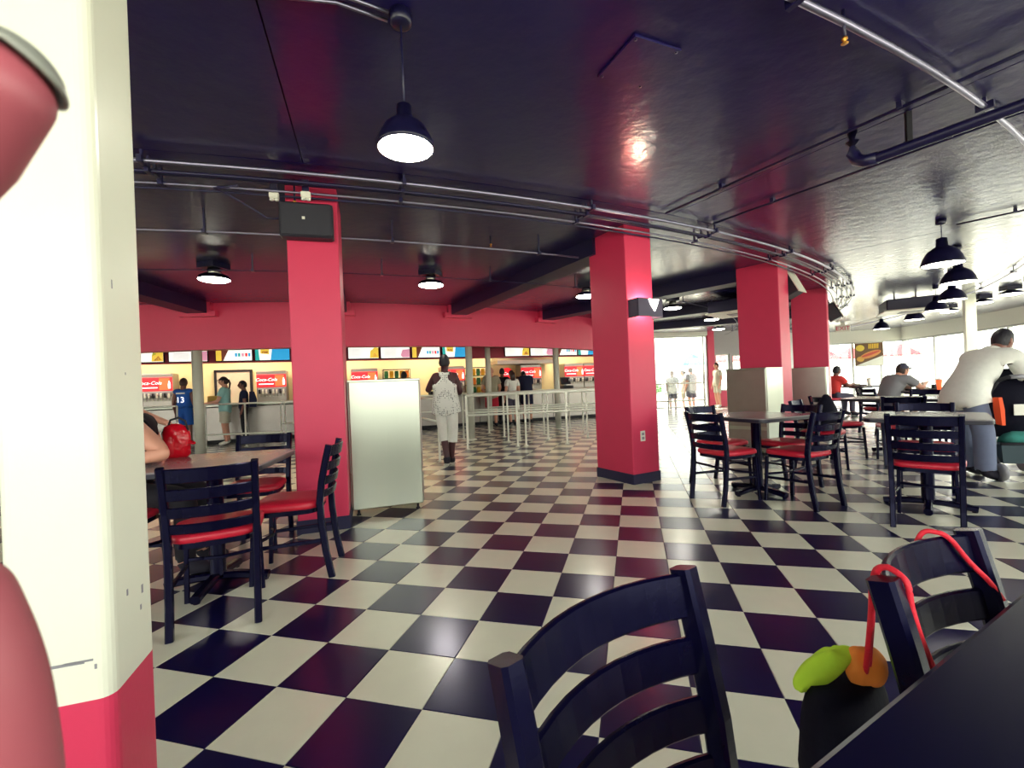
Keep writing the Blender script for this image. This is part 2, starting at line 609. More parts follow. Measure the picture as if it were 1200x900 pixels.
# outer wall on the window ring
RO = 23.0
wr = MB()
arc_ring(wr, RO - 0.1, RO + 0.1, -100, 12, 2.37, H, 1.5)
arc_ring(wr, RO - 0.1, RO + 0.1, -36, 12, -0.16, 0.12, 1.5)
arc_ring(wr, RO - 0.1, RO + 0.1, -100, -36, -0.16, 0.85, 1.5)  # unseen sill behind the camera, added to cut the daylight coming in
structure(wr.build('wall_right', m_white_wall))
k = 5
for a in range(-36, 12, 8):
    framed('window_%d' % k, cyl(RO, a), cyl(RO, a + 8), 0.12, 2.37, 2)
    k += 1

# ------------------------------------------------------------------ columns
def rounded(wx, wy, r, n=5):
    pts = []
    for cx, cy, a0 in ((wx / 2 - r, wy / 2 - r, 0), (-wx / 2 + r, wy / 2 - r, 90), (-wx / 2 + r, -wy / 2 + r, 180), (wx / 2 - r, -wy / 2 + r, 270)):
        for k in range(n + 1):
            a = math.radians(a0 + 90 * k / n)
            pts.append((cx + r * math.cos(a), cy + r * math.sin(a)))
    return pts

# the white steel post right beside the camera
WP = Vector((0.005, -1.10, 0))
wa = math.radians(-57.6)
e_, t_ = Vector((math.cos(wa), math.sin(wa), 0)), Vector((-math.sin(wa), math.cos(wa), 0))
wr_, wt_ = 0.205, 0.185
wc = WP - e_ * wr_ / 2 - t_ * wt_ / 2
post = thing('white_post', 'near white painted steel post with a red painted foot, filling the left edge', 'post', wc, wa)
sec = rounded(wr_, wt_, 0.026)
mb = MB(); mb.smooth = False
mb.prism(sec, 0.53, H)
mb.build('shaft', m_white_paint, post)
mb = MB(); mb.prism(sec, 0.0, 0.53)
mb.build('painted_base', m_red, post)
for (x, y, z, w_, h_) in ((0.1030, 0.035, 0.615, 0.05, 0.004), (0.1030, 0.015, 0.613, 0.06, 0.006), (0.1030, 0.064, 0.60, 0.004, 0.01)):
    MB().box((x, y, z), (0.002, w_, h_)).build('scuff_mark', m_grey_plastic, post)
for (x, y, z, w_, h_) in ((0.03, 0.0922, 0.72, 0.006, 0.014), (-0.04, 0.0922, 0.70, 0.008, 0.02), (-0.03, 0.0922, 0.66, 0.006, 0.012), (0.045, 0.0922, 1.42, 0.003, 0.02), (0.0, 0.0922, 1.22, 0.003, 0.006)):
    MB().box((x, y, z), (w_, 0.002, h_)).build('scuff_mark', m_grey_plastic, post)

SC = 0.5
SR, ST = 0.62, 0.40
def red_column(ang, label, d_ang=0):
    c = cyl(17.0 - SR / 2, ang)
    t = thing('red_column', label, 'column', c, math.radians(ang))
    MB().prism(rounded(SR, ST, 0.012, 3), 0.1, H).build('shaft', m_red, t)
    MB().prism(rounded(SR + .02, ST + .02, 0.012, 3), 0.0, 0.11).build('baseboard', m_base, t)
    return t
ANG_A, ANG_B, ANG_C, ANG_D = -57.58, -46.25, -34.95, -23.6
colA = red_column(ANG_A, 'red square column behind the left dining table, black box high on it')
colB = red_column(ANG_B, 'red square column with glowing wall light and outlet, on open floor')
colC = red_column(ANG_C, 'red square column behind the table for four, steel cabinet before it')
colD = red_column(ANG_D, 'farther narrow red column between steel cabinet and bright windows')
colE = red_column(-11.9, 'farthest red column, mostly hidden behind two nearer ones')
for a_, lab in ((-69.4, 'red square column hidden left behind the white post'),):
    red_column(a_, lab)

def steel_cabinet(label, loc, rz, wt=0.64, wr=0.52, h=1.245):
    """front face looks along +X local"""
    t = thing('steel_cabinet', label, 'cabinet', loc, rz, 'stainless cabinets beside the columns')
    MB().cbox((0, 0, h / 2 + 0.03), (wr, wt, h - 0.06), 0.006).build('body', m_steel, t)
    # front sheet with turned edges
    mb = MB()
    mb.cbox((wr / 2 + 0.006, 0, h / 2 + 0.03), (0.012, wt - 0.012, h - 0.075), 0.003)
    mb.build('door_panel', m_steel, t)
    for s in (-1, 1):
        MB().cbox((0, s * (wt / 2 + 0.005), h / 2 + 0.20), (wr - 0.02, 0.01, h - 0.42), 0.002).build('side_panel', m_steel_dark, t)
        MB().cbox((0, s * (wt / 2 + 0.005), 0.22), (wr - 0.02, 0.01, 0.28), 0.002).build('side_panel', m_steel_dark, t)
        MB().cbox((0, s * (wt / 2 + 0.005), h - 0.095), (wr - 0.02, 0.012, 0.15), 0.002).build('side_panel', m_steel_dark, t)
    MB().cbox((0, 0, h + 0.002), (wr + 0.02, wt + 0.02, 0.02), 0.004).build('top', m_steel, t)
    for sx in (-1, 1):
        for sy in (-1, 1):
            MB().lathe([(0.02, 0), (0.02, 0.012), (0.012, 0.014), (0.012, 0.07)], (sx * (wr / 2 - .05), sy * (wt / 2 - .05), 0), 10).build('foot', m_black, t)
    return t
fa = Vector((-1.42, 1.83, 0)); fb = Vector((-0.88, 2.18, 0))
fdir = (fb - fa).normalized()
fnor = Vector((fdir.y, -fdir.x, 0))
steel_cabinet('tall blank stainless cabinet right of the nearest red column', (fa + fb) / 2 - fnor * 0.27, math.atan2(fnor.y, fnor.x), (fb - fa).length, 0.5)
for ang, lab, off in ((ANG_C, 'stainless cabinet behind the table for four, before a red column', 0.03), (ANG_D, 'stainless cabinet farther off, before the narrow red column', 0.0)):
    a = math.radians(ang)
    t2 = Vector((-math.sin(a), math.cos(a), 0)); e2 = Vector((math.cos(a), math.sin(a), 0))
    steel_cabinet(lab, cyl(16.70, ang) - t2 * 0.535 + e2 * off, a, 0.6, 0.56)

# black box high on the nearest red column
def face_pt(ang, tt, z, out=0.0):
    a = math.radians(ang)
    return cyl(17.0 + out, ang, z) + Vector((-math.sin(a), math.cos(a), 0)) * tt
t = thing('speaker_box', 'black square speaker box mounted high on the nearest red column', 'speaker', face_pt(ANG_A, -0.03, 2.41, 0.0), math.radians(ANG_A) )
MB().cbox((0.075, 0, 0.14), (0.12, 0.40, 0.28), 0.012).build('housing', m_speaker, t)
MB().cbox((0.138, 0, 0.14), (0.008, 0.37, 0.25), 0.003).build('grille', m_speaker, t)
MB().box((0.144, -0.02, 0.15), (0.004, 0.022, 0.022)).build('badge', m_white_plastic, t)
MB().box((0.008, 0, 0.14), (0.016, 0.12, 0.12)).build('bracket', m_black, t)
mb = MB(); mb.tube([(0.05, -0.2, 0.16), (0.05, -0.30, 0.16), (0.06, -0.36, 0.20), (0.12, -0.55, 0.30), (0.2, -0.62, 0.31), (0.25, -0.45, 0.32)], 0.008)
mb.build('conduit', m_pipe_dark, t)

def flood(label, loc, rz):
    t = thing('floodlight', label, 'light', loc, rz, 'small floodlights above the nearest red column')
    MB().cbox((0, 0, -0.01), (0.05, 0.07, 0.05), 0.006).build('housing', m_white_plastic, t)
    for s in (-1, 1):
        MB().lathe([(0.014, 0), (0.018, -0.012), (0.012, -0.016)], (0, s * 0.018, -0.035), 12).build('lens', m_lamp_in, t)
    MB().box((0, 0, 0.06), (0.02, 0.05, 0.10)).build('bracket', m_pipe_dark, t)
    return t
flood('small white twin floodlight hanging left of the red column top', (-1.60, 1.22, 2.745), math.radians(-58))
flood('small white floodlight hanging in front of the red column top', (-1.345, 1.27, 2.73), math.radians(-58))
def sprinkler(label, x, y, l=0.10):
    t = thing('sprinkler', label, 'sprinkler', (x, y, H - l), 0, 'ceiling sprinklers')
    MB().lathe([(0.008, 0.03), (0.008, l)], (0, 0, 0), 8).build('pipe', m_pipe_dark, t)
    brass = mat('brass', '#c58a3a', 0.35, 0.8)
    MB().lathe([(0.012, 0.03), (0.014, 0.02), (0.006, 0.012), (0.006, 0.004), (0.016, 0.002), (0.016, 0)], (0, 0, 0), 10).build('head', brass, t)
sprinkler('brass sprinkler hanging from the dark ceiling near the top edge', 2.13, 0.70, 0.16)
sprinkler('brass sprinkler hanging by the pipes over the red column with black box', -1.50, 1.33, 0.18)
sprinkler('brass sprinkler between the red columns, in front of a thin conduit', -0.42, 3.20, 0.12)

# wall light and outlet on the column with the bright floor
t = thing('wall_light', 'dark metal wall light glowing up and down on the red column', 'light', face_pt(ANG_B, 0.0, 1.83), math.radians(ANG_B))
hs = MB()
hs.box((0.15, 0, 0.11), (0.012, 0.36, 0.2))
hs.box((0.075, -0.174, 0.11), (0.15, 0.012, 0.2))
hs.box((0.075, 0.174, 0.11), (0.15, 0.012, 0.2))
hs.build('housing', mat('dark_mauve_metal', '#4a4258', 0.4, 0.3), t)
MB().lathe([(0.03, 0.05), (0.045, 0.09), (0.03, 0.15), (0.012, 0.17)], (0.075, 0, 0.05), 14).build('bulb', m_sconce, t)
vv = MB()
vv.loft([[(0.157, -0.03, 0.20), (0.157, 0.12, 0.20), (0.157, 0.10, 0.15), (0.157, 0.055, 0.07), (0.157, 0.0, 0.14)], [(0.163, -0.03, 0.20), (0.163, 0.12, 0.20), (0.163, 0.10, 0.15), (0.163, 0.055, 0.07), (0.163, 0.0, 0.14)]])
vv.build('lit_slot', m_bulb_far, t)
t = thing('wall_outlet', 'white power outlet low on the red column with wall light', 'outlet', face_pt(ANG_B, -0.045, 0.47), math.radians(ANG_B))
MB().cbox((0.004, 0, 0.055), (0.008, 0.07, 0.115), 0.002).build('plate', m_white_plastic, t)
for z in (0.032, 0.078):
    MB().cbox((0.009, 0, z), (0.004, 0.034, 0.03), 0.001).build('socket', m_grey_plastic, t)

# ------------------------------------------------------------------ beams and pipes under the ceiling
for k, a in enumerate(BEAMS):
    c = cyl(14.15, a, H - 0.10)
    lab = ['first dark ceiling beam, leftmost, running to the red bulkhead', 'dark ceiling beam hidden behind the nearest red column', 'long dark ceiling beam from the lit red column to the bulkhead', 'dark ceiling beam reaching the bulkhead right beside the lit red column', 'dark ceiling beam beyond the lit red column, under bright ceiling', 'last dark ceiling beam, deepest toward the storefront'][k]
    mb = MB(); mb.box((0, 0, 0), (4.72, 0.34, 0.20))
    single(mb, 'ceiling_beam', m_beam, lab, 'beam', c, None, math.radians(a))

def ring_pipe(r, z, a0, a1, rad, m, label, clamps=True):
    mid = cyl(r, (a0 + a1) / 2, z)
    t = thing('ceiling_pipe', label, 'pipe', mid)
    n = int(abs(a1 - a0) / 1.2)
    mb = MB()
    mb.tube([cyl(r, a0 + (a1 - a0) * k / n, z) for k in range(n + 1)], rad, 8)
    mb.build('pipe', m, t, mid)
    if clamps:
        a = a0 + 2.5
        while a < a1:
            cm = MB()
            q = cyl(r, a, z)
            cm.box((q.x, q.y, z), (0.03, 0.05 + rad * 2, rad * 2 + 0.012), math.radians(a + 90))
            cm.box((q.x, q.y, (z + H) / 2), (0.016, 0.016, H - z), math.radians(a))
            cm.build('clamp', m_pipe_dark, t, mid)
            a += 5.77
    return t
ring_pipe(17.42, 2.795, -75, 6, 0.017, m_pipe_bright, 'thick bright conduit curving overhead, outermost of the bundle at the columns')
ring_pipe(17.33, 2.765, -75, 6, 0.012, m_pipe_dark, 'dark conduit just inside the bright one at the columns')
ring_pipe(17.24, 2.79, -75, 6, 0.014, m_pipe_dark, 'dark conduit running third in the curved bundle at the columns')
ring_pipe(17.15, 2.755, -75, 6, 0.010, m_pipe_bright, 'thin bright conduit fourth in the curved bundle at the columns')
ring_pipe(17.07, 2.75, -75, 6, 0.009, m_pipe_dark, 'thin dark conduit innermost of the bundle, grazing the column faces', False)
ring_pipe(16.38, 2.655, -75, -47.5, 0.010, m_pipe_bright, 'thin bright conduit behind the nearest red column, below the beams')
ring_pipe(14.95, 2.66, -75, 2, 0.007, m_pipe_dark, 'thin dark conduit linking the flush lamps under the beams')
ring_pipe(19.72, 2.81, -53.5, 8, 0.018, m_pipe_bright, 'curved conduit across the top right ceiling, past the pendant lamps')
def radial_pipe(ang, r0, r1, z, rad, m, label):
    mid = cyl((r0 + r1) / 2, ang, z)
    t = thing('ceiling_pipe', label, 'pipe', mid)
    mb = MB(); mb.tube([cyl(r0, ang, z), cyl((r0 + r1) / 2, ang, z), cyl(r1, ang, z)], rad, 8)
    mb.build('pipe', m, t, mid)
    for k in range(4):
        r = r0 + (r1 - r0) * (k + .5) / 4
        q = cyl(r, ang, z)
        cm = MB(); cm.box((q.x, q.y, (z + H) / 2), (0.03, rad * 2 + 0.03, H - z + rad), math.radians(ang))
        cm.build('clamp', m_pipe_dark, t, mid)
    return t
radial_pipe(-46.55, 17.5, 22.7, 2.835, 0.012, m_pipe_dark, 'thin dark pipe on the ceiling, upper of the two toward the lit column')
radial_pipe(-44.1, 17.5, 22.7, 2.835, 0.011, m_pipe_dark, 'thin dark pipe on the ceiling, lower of the two toward the lit column')
radial_pipe(-35.6, 18.95, 22.7, 2.835, 0.010, m_pipe_dark, 'thin dark pipe running from the first right pendant to the windows')
# drain pipe with elbow
t = thing('drain_pipe', 'thick dark drain pipe with elbow under the top right ceiling', 'pipe', cyl(20.5, -45.8, 2.62))
off = t.location
mb = MB(); mb.tube([cyl(19.12, -46.2, 2.87), cyl(19.12, -46.2, 2.72), cyl(19.14, -46.2, 2.665), cyl(19.19, -46.2, 2.63), cyl(19.26, -46.2, 2.62), cyl(20.4, -46.0, 2.62), cyl(22.6, -45.6, 2.62)], 0.034, 12)
mb.build('pipe', m_pipe_dark, t, off)
mb = MB(); mb.tube([cyl(19.12, -46.2, 2.80), cyl(19.12, -46.2, 2.72), cyl(19.145, -46.2, 2.66), cyl(19.195, -46.2, 2.63), cyl(19.27, -46.2, 2.62)], 0.041, 12)
mb.build('elbow', m_pipe_dark, t, off)
for r in (19.42, 20.6, 21.8):
    q = cyl(r, -46.0, 2.62)
    mb = MB(); mb.box((q.x, q.y, 2.75), (0.03, 0.03, 0.25), 0); mb.box((q.x, q.y, 2.655), (0.03, 0.09, 0.02), math.radians(-46))
    mb.build('hanger', m_black, t, off)
# ceiling hatch
t = thing('ceiling_hatch', 'black painted square hatch panel on the glossy ceiling', 'hatch', (1.19, 0.76, H - 0.014), math.radians(38))
MB().cbox((0, 0, 0.007), (0.30, 0.33, 0.014), 0.003).build('panel', m_ceil, t)
for sx in (-1, 1):
    for sy in (-1, 1):
        MB().lathe([(0.008, -0.004), (0.008, 0)], (sx * 0.13, sy * 0.145, 0), 8).build('screw', m_pipe_dark, t)

# ------------------------------------------------------------------ lamps
def pendant(name, label, loc, drop, dia, bulb, group):
    """dome shade hanging from a ceiling box; loc is the point on the ceiling"""
    t = thing(name, label, 'lamp', (loc[0], loc[1], H - drop), 0, group)
    R = dia / 2
    MB().lathe([(0.05, drop), (0.05, drop - 0.05), (0.035, drop - 0.06)], (0, 0, 0), 16).build('ceiling_box', m_lamp, t)
    sh = MB()
    out = [(R, 0), (R * 1.0, 0.012), (R * .97, 0.03), (R * .88, R * .42), (R * .70, R * .75), (R * .42, R * .98), (R * .28, R * 1.05), (R * .25, R * 1.5), (R * .12, R * 1.55)]
    inn = [(max(0.001, a - 0.006), b - 0.004) for a, b in out[::-1][3:]]
    sh.lathe(out, (0, 0, 0), 28)
    o = sh.build('shade', [m_lamp, m_lamp_in], t)
    cord = MB(); cord.tube([(0, 0, R * 1.5), (0, 0, drop - 0.05)], 0.005, 6)
    cord.build('cord', m_pipe_dark, t)
    # glowing lens closing the mouth of the shade
    MB().lathe([(0.001, -0.006), (R * .6, -0.005), (R * .93, -0.001), (R * .95, 0.004)], (0, 0, 0), 28).build('bulb', bulb, t)
    return t
pendant('pendant_lamp', 'lit black pendant lamp hanging alone near the camera, top centre', (0.14, 0.08), 0.62, 0.26, m_bulb, 'pendant lamps')
pendant('pendant_lamp', 'black pendant lamp half seen behind the white post, top left corner', (-1.44, -0.34), 0.12, 0.20, m_black, 'pendant lamps')
labs = ['first black pendant of the right row, nearest and largest', 'second black pendant of the right row, below the first', 'third black pendant of the right row', 'fourth black pendant of the right row', 'fifth black pendant of the right row', 'sixth black pendant of the right row, by the exit sign']
for (a, lab) in zip((-36.4, -30.9, -24.0, -18.6, -12.9, -5.5), labs):
    c = cyl(18.85, a)
    pendant('pendant_lamp', lab, (c.x, c.y), 0.52, 0.40, m_bulb_far, 'pendant lamps')
# curved twin conduits feeding the first pendant
t = thing('lamp_conduit', 'pair of bright conduits running to the near pendant lamp box', 'conduit', (0.14, 0.08, 2.84))
for dy in (0, 0.05):
    mb = MB()
    mb.tube([cyl(18.98 + dy, -55.95, 2.845), cyl(19.02 + dy, -56.6, 2.845), cyl(18.98 + dy, -57.5, 2.845), cyl(18.98 + dy, -60.4, 2.845)], 0.008, 8)
    mb.build('pipe', m_pipe_bright, t, t.location)

def flush_lamp(label, loc, dia=0.38, drop=0.21):
    t = thing('flush_lamp', label, 'lamp', (loc[0], loc[1], H - drop), 0, 'dish lamps under the ceiling')
    R = dia / 2
    MB().box((0, 0, drop - 0.035), (0.26, 0.26, 0.07)).build('ceiling_box', m_lamp, t)
    MB().lathe([(0.07, drop - 0.07), (0.075, drop - 0.11), (0.085, 0.065)], (0, 0, 0), 18).build('neck', m_steel, t)
    MB().lathe([(R, 0), (R, 0.012), (R * .85, 0.05), (R * .5, 0.075), (R * .3, 0.08)], (0, 0, 0), 28).build('shade', m_lamp, t)
    MB().lathe([(0.001, -0.03), (R * .5, -0.025), (R * .85, -0.01), (R * .95, 0.002)], (0, 0, 0), 28).build('bulb', m_bulb, t)
    return t
fl_labs = {-63.3: 'lit dish lamp left of the nearest red column', -52.3: 'lit dish lamp between the two big red columns', -41.0: 'lit dish lamp half hidden by the column with wall light', -29.9: 'dish lamp just right of the wall light, on bright ceiling', -18.4: 'dish lamp left of the boxed ceiling unit, over the storefront', -7.0: 'farthest dish lamp, above the storefront doorway'}
for a, lab in fl_labs.items():
    c = cyl(14.45, a)
    flush_lamp(lab, (c.x, c.y))
for a, lab in ((-21.3, 'dish lamp at the right edge, first along the window side'), (-17.7, 'dish lamp second along the window side'), (-14.2, 'dish lamp third along the window side, right of the white pole'), (-10.4, 'dish lamp fourth along the window side, left of the white pole'), (-5.7, 'dish lamp fifth and last along the window side')):
    c = cyl(20.4, a)
    flush_lamp(lab, (c.x, c.y), 0.40, 0.16)

# far white pole on the same ring as the near post
c = cyl(19.92, -12.3)
t = thing('white_pole', 'slim white pole by the right windows, reaching the ceiling', 'pole', c, math.radians(-12.3))
MB().prism(rounded(0.21, 0.16, 0.02, 3), 0, H).build('shaft', m_white_paint, t)
MB().box((0, 0, 0.05), (0.24, 0.19, 0.1)).build('painted_base', m_red, t)

# boxed ceiling units
def ac_unit(label, loc, rz):
    t = thing('ceiling_unit', label, 'air conditioner', loc, rz, 'black boxed ceiling units')
    MB().cbox((0, 0, 0.14), (1.0, 0.95, 0.26), 0.02).build('housing', m_beam, t)
    MB().cbox((0, 0, 0.005), (1.08, 1.03, 0.03), 0.008).build('face_plate', m_white_plastic, t)
    MB().cbox((0, 0, -0.012), (0.4, 0.4, 0.02), 0.004).build('grille', m_grey_plastic, t)
    for s in (-1, 1):
        MB().box((0.2 * s, 0.42, 0.33), (0.03, 0.03, 0.16)).build('hanger', m_pipe_dark, t)
    return t
ac_unit('black boxed ceiling unit left of the column with the steel cabinet', (3.35, 8.9, 2.48), math.radians(-28))
ac_unit('black boxed ceiling unit beneath the right row of pendants', (7.35, 10.8, 2.48), math.radians(-15))

def speaker(label, loc, rz, tilt):
    t = thing('loudspeaker', label, 'speaker', loc, rz, 'speakers hung by the columns')
    Mx = Matrix.Rotation(tilt, 4, 'X')
    b = MB(); b.cbox((0, 0.02, 0), (0.32, 0.24, 0.36), 0.02, 0, Mx); b.build('cabinet', m_speaker, t)
    b = MB()
    b.loft([[tuple(Mx @ Vector(q)) for q in ((-0.17, y, -0.19), (0.17, y, -0.19), (0.17, y, 0.19), (-0.17, y, 0.19))] for y in (-0.115, -0.10)])
    b.build('face_plate', m_white_plastic, t)
    MB().tube([(0, 0.05, 0.15), (0, 0.1, 0.30)], 0.015, 8).build('bracket', m_black, t)
    return t
speaker('black speaker hung high right of the column with steel cabinet', (3.58, 6.42, 2.56), math.radians(55), math.radians(-25))
speaker('black speaker hung high on the far narrow red column', (5.35, 9.6, 2.45), math.radians(70), math.radians(-25))

# exit sign
t = thing('exit_sign', 'white exit sign with red letters hanging under the ceiling', 'sign', (8.35, 16.9, 2.54), math.radians(-14))
MB().cbox((0, 0, 0.13), (0.44, 0.05, 0.24), 0.01).build('housing', m_white_plastic, t)
text('lettering', 'EXIT', 0.2, upright(0, -0.03, 0.13), m_red, t)
MB().box((0, 0, 0.29), (0.12, 0.05, 0.08)).build('canopy', m_white_plastic, t)

# ------------------------------------------------------------------ chairs
def rect_sec(a, b, c=0.004):
    x, y = a / 2, b / 2
    return [(-x + c, -y), (x - c, -y), (x, -y + c), (x, y - c), (x - c, y), (-x + c, y), (-x, y - c), (-x, -y + c)]
def seat_outline(sx, sy, n=36):
    pts = []
    for k in range(n):
        a = 2 * PI * k / n
        c, s = math.cos(a), math.sin(a)
        q = 0.42
        x = math.copysign(abs(c) ** q, c)
        y = math.copysign(abs(s) ** q, s)
        wdt = 1 + 0.06 * y
        pts.append((x * sx * wdt, y * sy))
    return pts
def make_chair(label, loc, rz):
    t = thing('dining_chair', label, 'chair', loc, rz, 'black ladder back chairs')
    rings = []
    for sc, z in ((0.93, 0.432), (1.0, 0.440), (1.0, 0.462), (0.965, 0.474), (0.85, 0.482), (0.5, 0.486)):
        rings.append([(x * sc, y * sc, z) for x, y in seat_outline(0.208, 0.205)])
    sm = MB(); sm.smooth = True
    sm.loft(rings); sm.build('seat', m_vinyl, t)
    fr = MB(); fr.loft([[(x, y, z) for x, y in seat_outline(0.195, 0.19)] for z in (0.405, 0.434)])
    fr.build('seat_frame', m_frame, t)
    for s in (-1, 1):
        p = MB()
        p.sweep([(s * .185, -.262, 0), (s * .186, -.232, .16), (s * .188, -.212, .34), (s * .19, -.206, .47), (s * .192, -.222, .60), (s * .194, -.250, .73), (s * .196, -.274, .828)], rect_sec(0.034, 0.040, 0.006), (0, 1, 0))
        p.build('rear_post', m_frame, t)
        q = MB(); q.sweep([(s * .178, .178, .41), (s * .183, .188, .2), (s * .188, .198, 0)], rect_sec(0.026, 0.026, 0.004), (0, 1, 0))
        q.build('front_leg', m_frame, t)
        b = MB(); b.sweep([(s * .185, -.225, .235), (s * .183, 0, .225), (s * .18, .188, .215)], rect_sec(0.014, 0.024, 0.003))
        b.build('stretcher', m_frame, t)
    b = MB(); b.sweep([(-.18, .186, .245), (-.09, .14, .25), (0, .12, .25), (.09, .14, .25), (.18, .186, .245)], rect_sec(0.014, 0.02, 0.003))
    b.build('stretcher', m_frame, t)
    for z, h in ((0.786, 0.072), (0.692, 0.058), (0.603, 0.056), (0.520, 0.050)):
        y0 = -.206 - (z - .47) * 0.185
        pts = []
        for k in range(11):
            u = -1 + 2 * k / 10
            pts.append((u * .19, y0 - 0.048 * (1 - u * u), z))
        b = MB(); b.sweep(pts, rect_sec(0.013, h, 0.004), (0, -0.2, 1))
        b.build('slat', m_frame, t)
    return t
CH0 = None
def chair(x, y, hx, hy, label):
    """hx, hy: the way the sitter would face"""
    global CH0
    rz = math.atan2(-hx, hy)
    if CH0 is None:
        CH0 = make_chair(label, (x, y, 0), rz)
        return CH0
    return dup(CH0, label, (x, y, 0), rz)
chair(1.274, -1.294, .806, -.592, 'black ladder back chair nearest the camera, bottom centre')
fgc2 = chair(1.80, -1.02, .72, -.695, 'black ladder back chair with red cord and bag over its back')
chair(-1.11, 0.17, -.66, .75, 'black chair with red seat, its back to us, at the left table')
chair(-1.09, 0.70, -.89, -.45, 'black chair in profile with red seat, before the nearest red column')
chair(-1.78, 1.10, .45, -.90, 'black chair on the far side of the left table, only its top rail showing')
chair(-1.95, 0.20, .89, .45, 'black chair with red seat at the left table, half behind the white post')
tb1 = Vector((2.24, 3.13, 0)); u1 = Vector((.78, .63, 0)).normalized(); v1 = Vector((-.63, .78, 0)).normalized()
for sg, lab in ((-1, 'front left chair of the table for four, red seat facing the table'), (1, 'back right chair of the table for four, before a steel cabinet')):
    q = tb1 + u1 * sg * 0.42
    chair(q.x, q.y, *(-u1 * sg)[:2], lab)
for sg, lab in ((-1, 'front right chair of the table for four, bright blue lit legs'), (1, 'back left chair of the table for four, seen through slats')):
    q = tb1 + v1 * sg * 0.42
    chair(q.x, q.y, *(-v1 * sg)[:2], lab)
chair(3.19, 2.27, .5, .87, 'large black chair with its back to us before the right round-cornered table')
chair(3.62, 3.12, -.45, -.9, 'black chair on the far side of the right table, beside the bending man')
chair(4.25, 4.88, .25, .97, 'black chair behind the right table, its back to us, pale table beyond')
chair(3.78, 5.30, .95, .25, 'black chair in profile with red seat, just left of the pale table')
chair(3.22, 4.30, .8, -.5, 'black chair behind the table for four with a dark bag on it')
chair(5.25, 6.3, -.6, -.8, 'black chair on the far side of the pale table')
chair(5.42, 7.95, .95, .3, 'black chair under the man in the cap')
chair(5.98, 11.7, .95, .3, 'black chair under the man in the red shirt')
chair(7.35, 7.2, -.9, .3, 'black chair by the right windows under a seated guest')

# ------------------------------------------------------------------ tables
def table(label, loc, rz, sx=0.76, sy=0.76, top=m_lam_grey, base='x', group='dining tables'):
    t = thing('dining_table', label, 'table', loc, rz, group)
    out = rounded(sx, sy, 0.07, 5)
    inn = rounded(sx - 0.012, sy - 0.012, 0.066, 5)
    MB().loft([[(x, y, 0.757) for x, y in out], [(x, y, 0.764) for x, y in out], [(x, y, 0.767) for x, y in inn]]).build('tabletop', top, t)
    MB().loft([[(x, y, 0.728) for x, y in inn], [(x, y, 0.732) for x, y in out], [(x, y, 0.757) for x, y in out]]).build('edge_band', m_edge, t)
    cols = [0] if sx < 1 else [-sx / 2 + .3, sx / 2 - .3]
    for cx in cols:
        MB().lathe([(0.05, 0.05), (0.045, 0.07), (0.045, 0.69), (0.05, 0.70)], (cx, 0, 0), 18).build('column', m_frame, t)
        MB().cbox((cx, 0, 0.714), (0.36, 0.36, 0.026), 0.01).build('spider_plate', m_frame, t)
        for k in range(4):
            a = math.radians(90 * k)
            d = Vector((math.cos(a), math.sin(a), 0))
            b = MB()
            b.sweep([Vector((cx, 0, 0.055)), Vector((cx, 0, 0.05)) + d * 0.12, Vector((cx, 0, 0.035)) + d * 0.24, Vector((cx, 0, 0.028)) + d * 0.29], rect_sec(0.055, 0.045, 0.01))
            b.lathe([(0.018, 0), (0.018, 0.02)], tuple(Vector((cx, 0, 0)) + d * 0.27), 10)
            b.build('foot', m_frame, t)
    return t
table('left grey dining table where a guest rests an elbow', (-1.43, 0.44, 0), math.atan2(-.42, -.9) + PI)
table('grey table for four before the steel cabinet, bare top', tb1, math.atan2(.63, .78))
table('right grey table tucked between a large black chair and bending man', (3.42, 2.72, 0), math.radians(62))
table('pale bare table behind the right chairs, before the man in cap', (4.58, 5.62, 0), math.radians(50), 0.76, 1.1)
table('table under the elbows of the man in the cap', (6.02, 7.85, 0), math.radians(20))
table('cluttered table beside the man in the red shirt', (6.75, 11.9, 0), math.radians(20), 0.76, 0.9)
table('table by the right windows, at the picture edge', (6.95, 7.75, 0), math.radians(20))
fd_ = Vector((.714, .70, 0)).normalized(); fn_ = Vector((fd_.y, -fd_.x, 0))
fgq = Vector((1.41, -1.15, 0))
fgc = fgq + fd_ * (-0.02) + fn_ * 0.40
table('black table in the near right corner, seen from above', fgc, math.atan2(fd_.y, fd_.x), 1.24, 0.80, m_lam_black)

# ------------------------------------------------------------------ queue rails
def queue_rail(label, A, B, npost, low=0.62, top=0.98, rad=0.019):
    A, B = Vector((*A, 0)), Vector((*B, 0))
    mid = (A + B) / 2
    t = thing('queue_rail', label, 'railing', mid, 0, 'white queue rails before the counter')
    for nm, z in (('top_rail', top), ('lower_rail', low)):
        mb = MB(); mb.tube([A + Vector((0, 0, z)), mid + Vector((0, 0, z)), B + Vector((0, 0, z))], rad, 8)
        mb.build(nm, m_rail, t, mid)
    for k in range(npost):
        q = A + (B - A) * (k / (npost - 1))
        mb = MB()
        mb.lathe([(0.045, 0), (0.045, 0.008), (rad, 0.012), (rad, top)], tuple(q), 10)
        mb.build('post', m_rail, t, mid)
    return t
rd = Vector((.94, .34)); rn = Vector((-.34, .94))
def rp(s, b):
    q = Vector((-1.81, 6.15)) + rd * s + rn * b
    return (q.x, q.y)
queue_rail('front white queue rail between the walking woman and the lit column', rp(-.1, 0), rp(2.7, 0), 4)
queue_rail('second white queue rail behind the front one, right of the woman', rp(-.1, .85), rp(3.2, .85), 5)
queue_rail('third white queue rail, by the legs of the man in red shorts', rp(-.2, 1.7), rp(3.4, 1.7), 5)
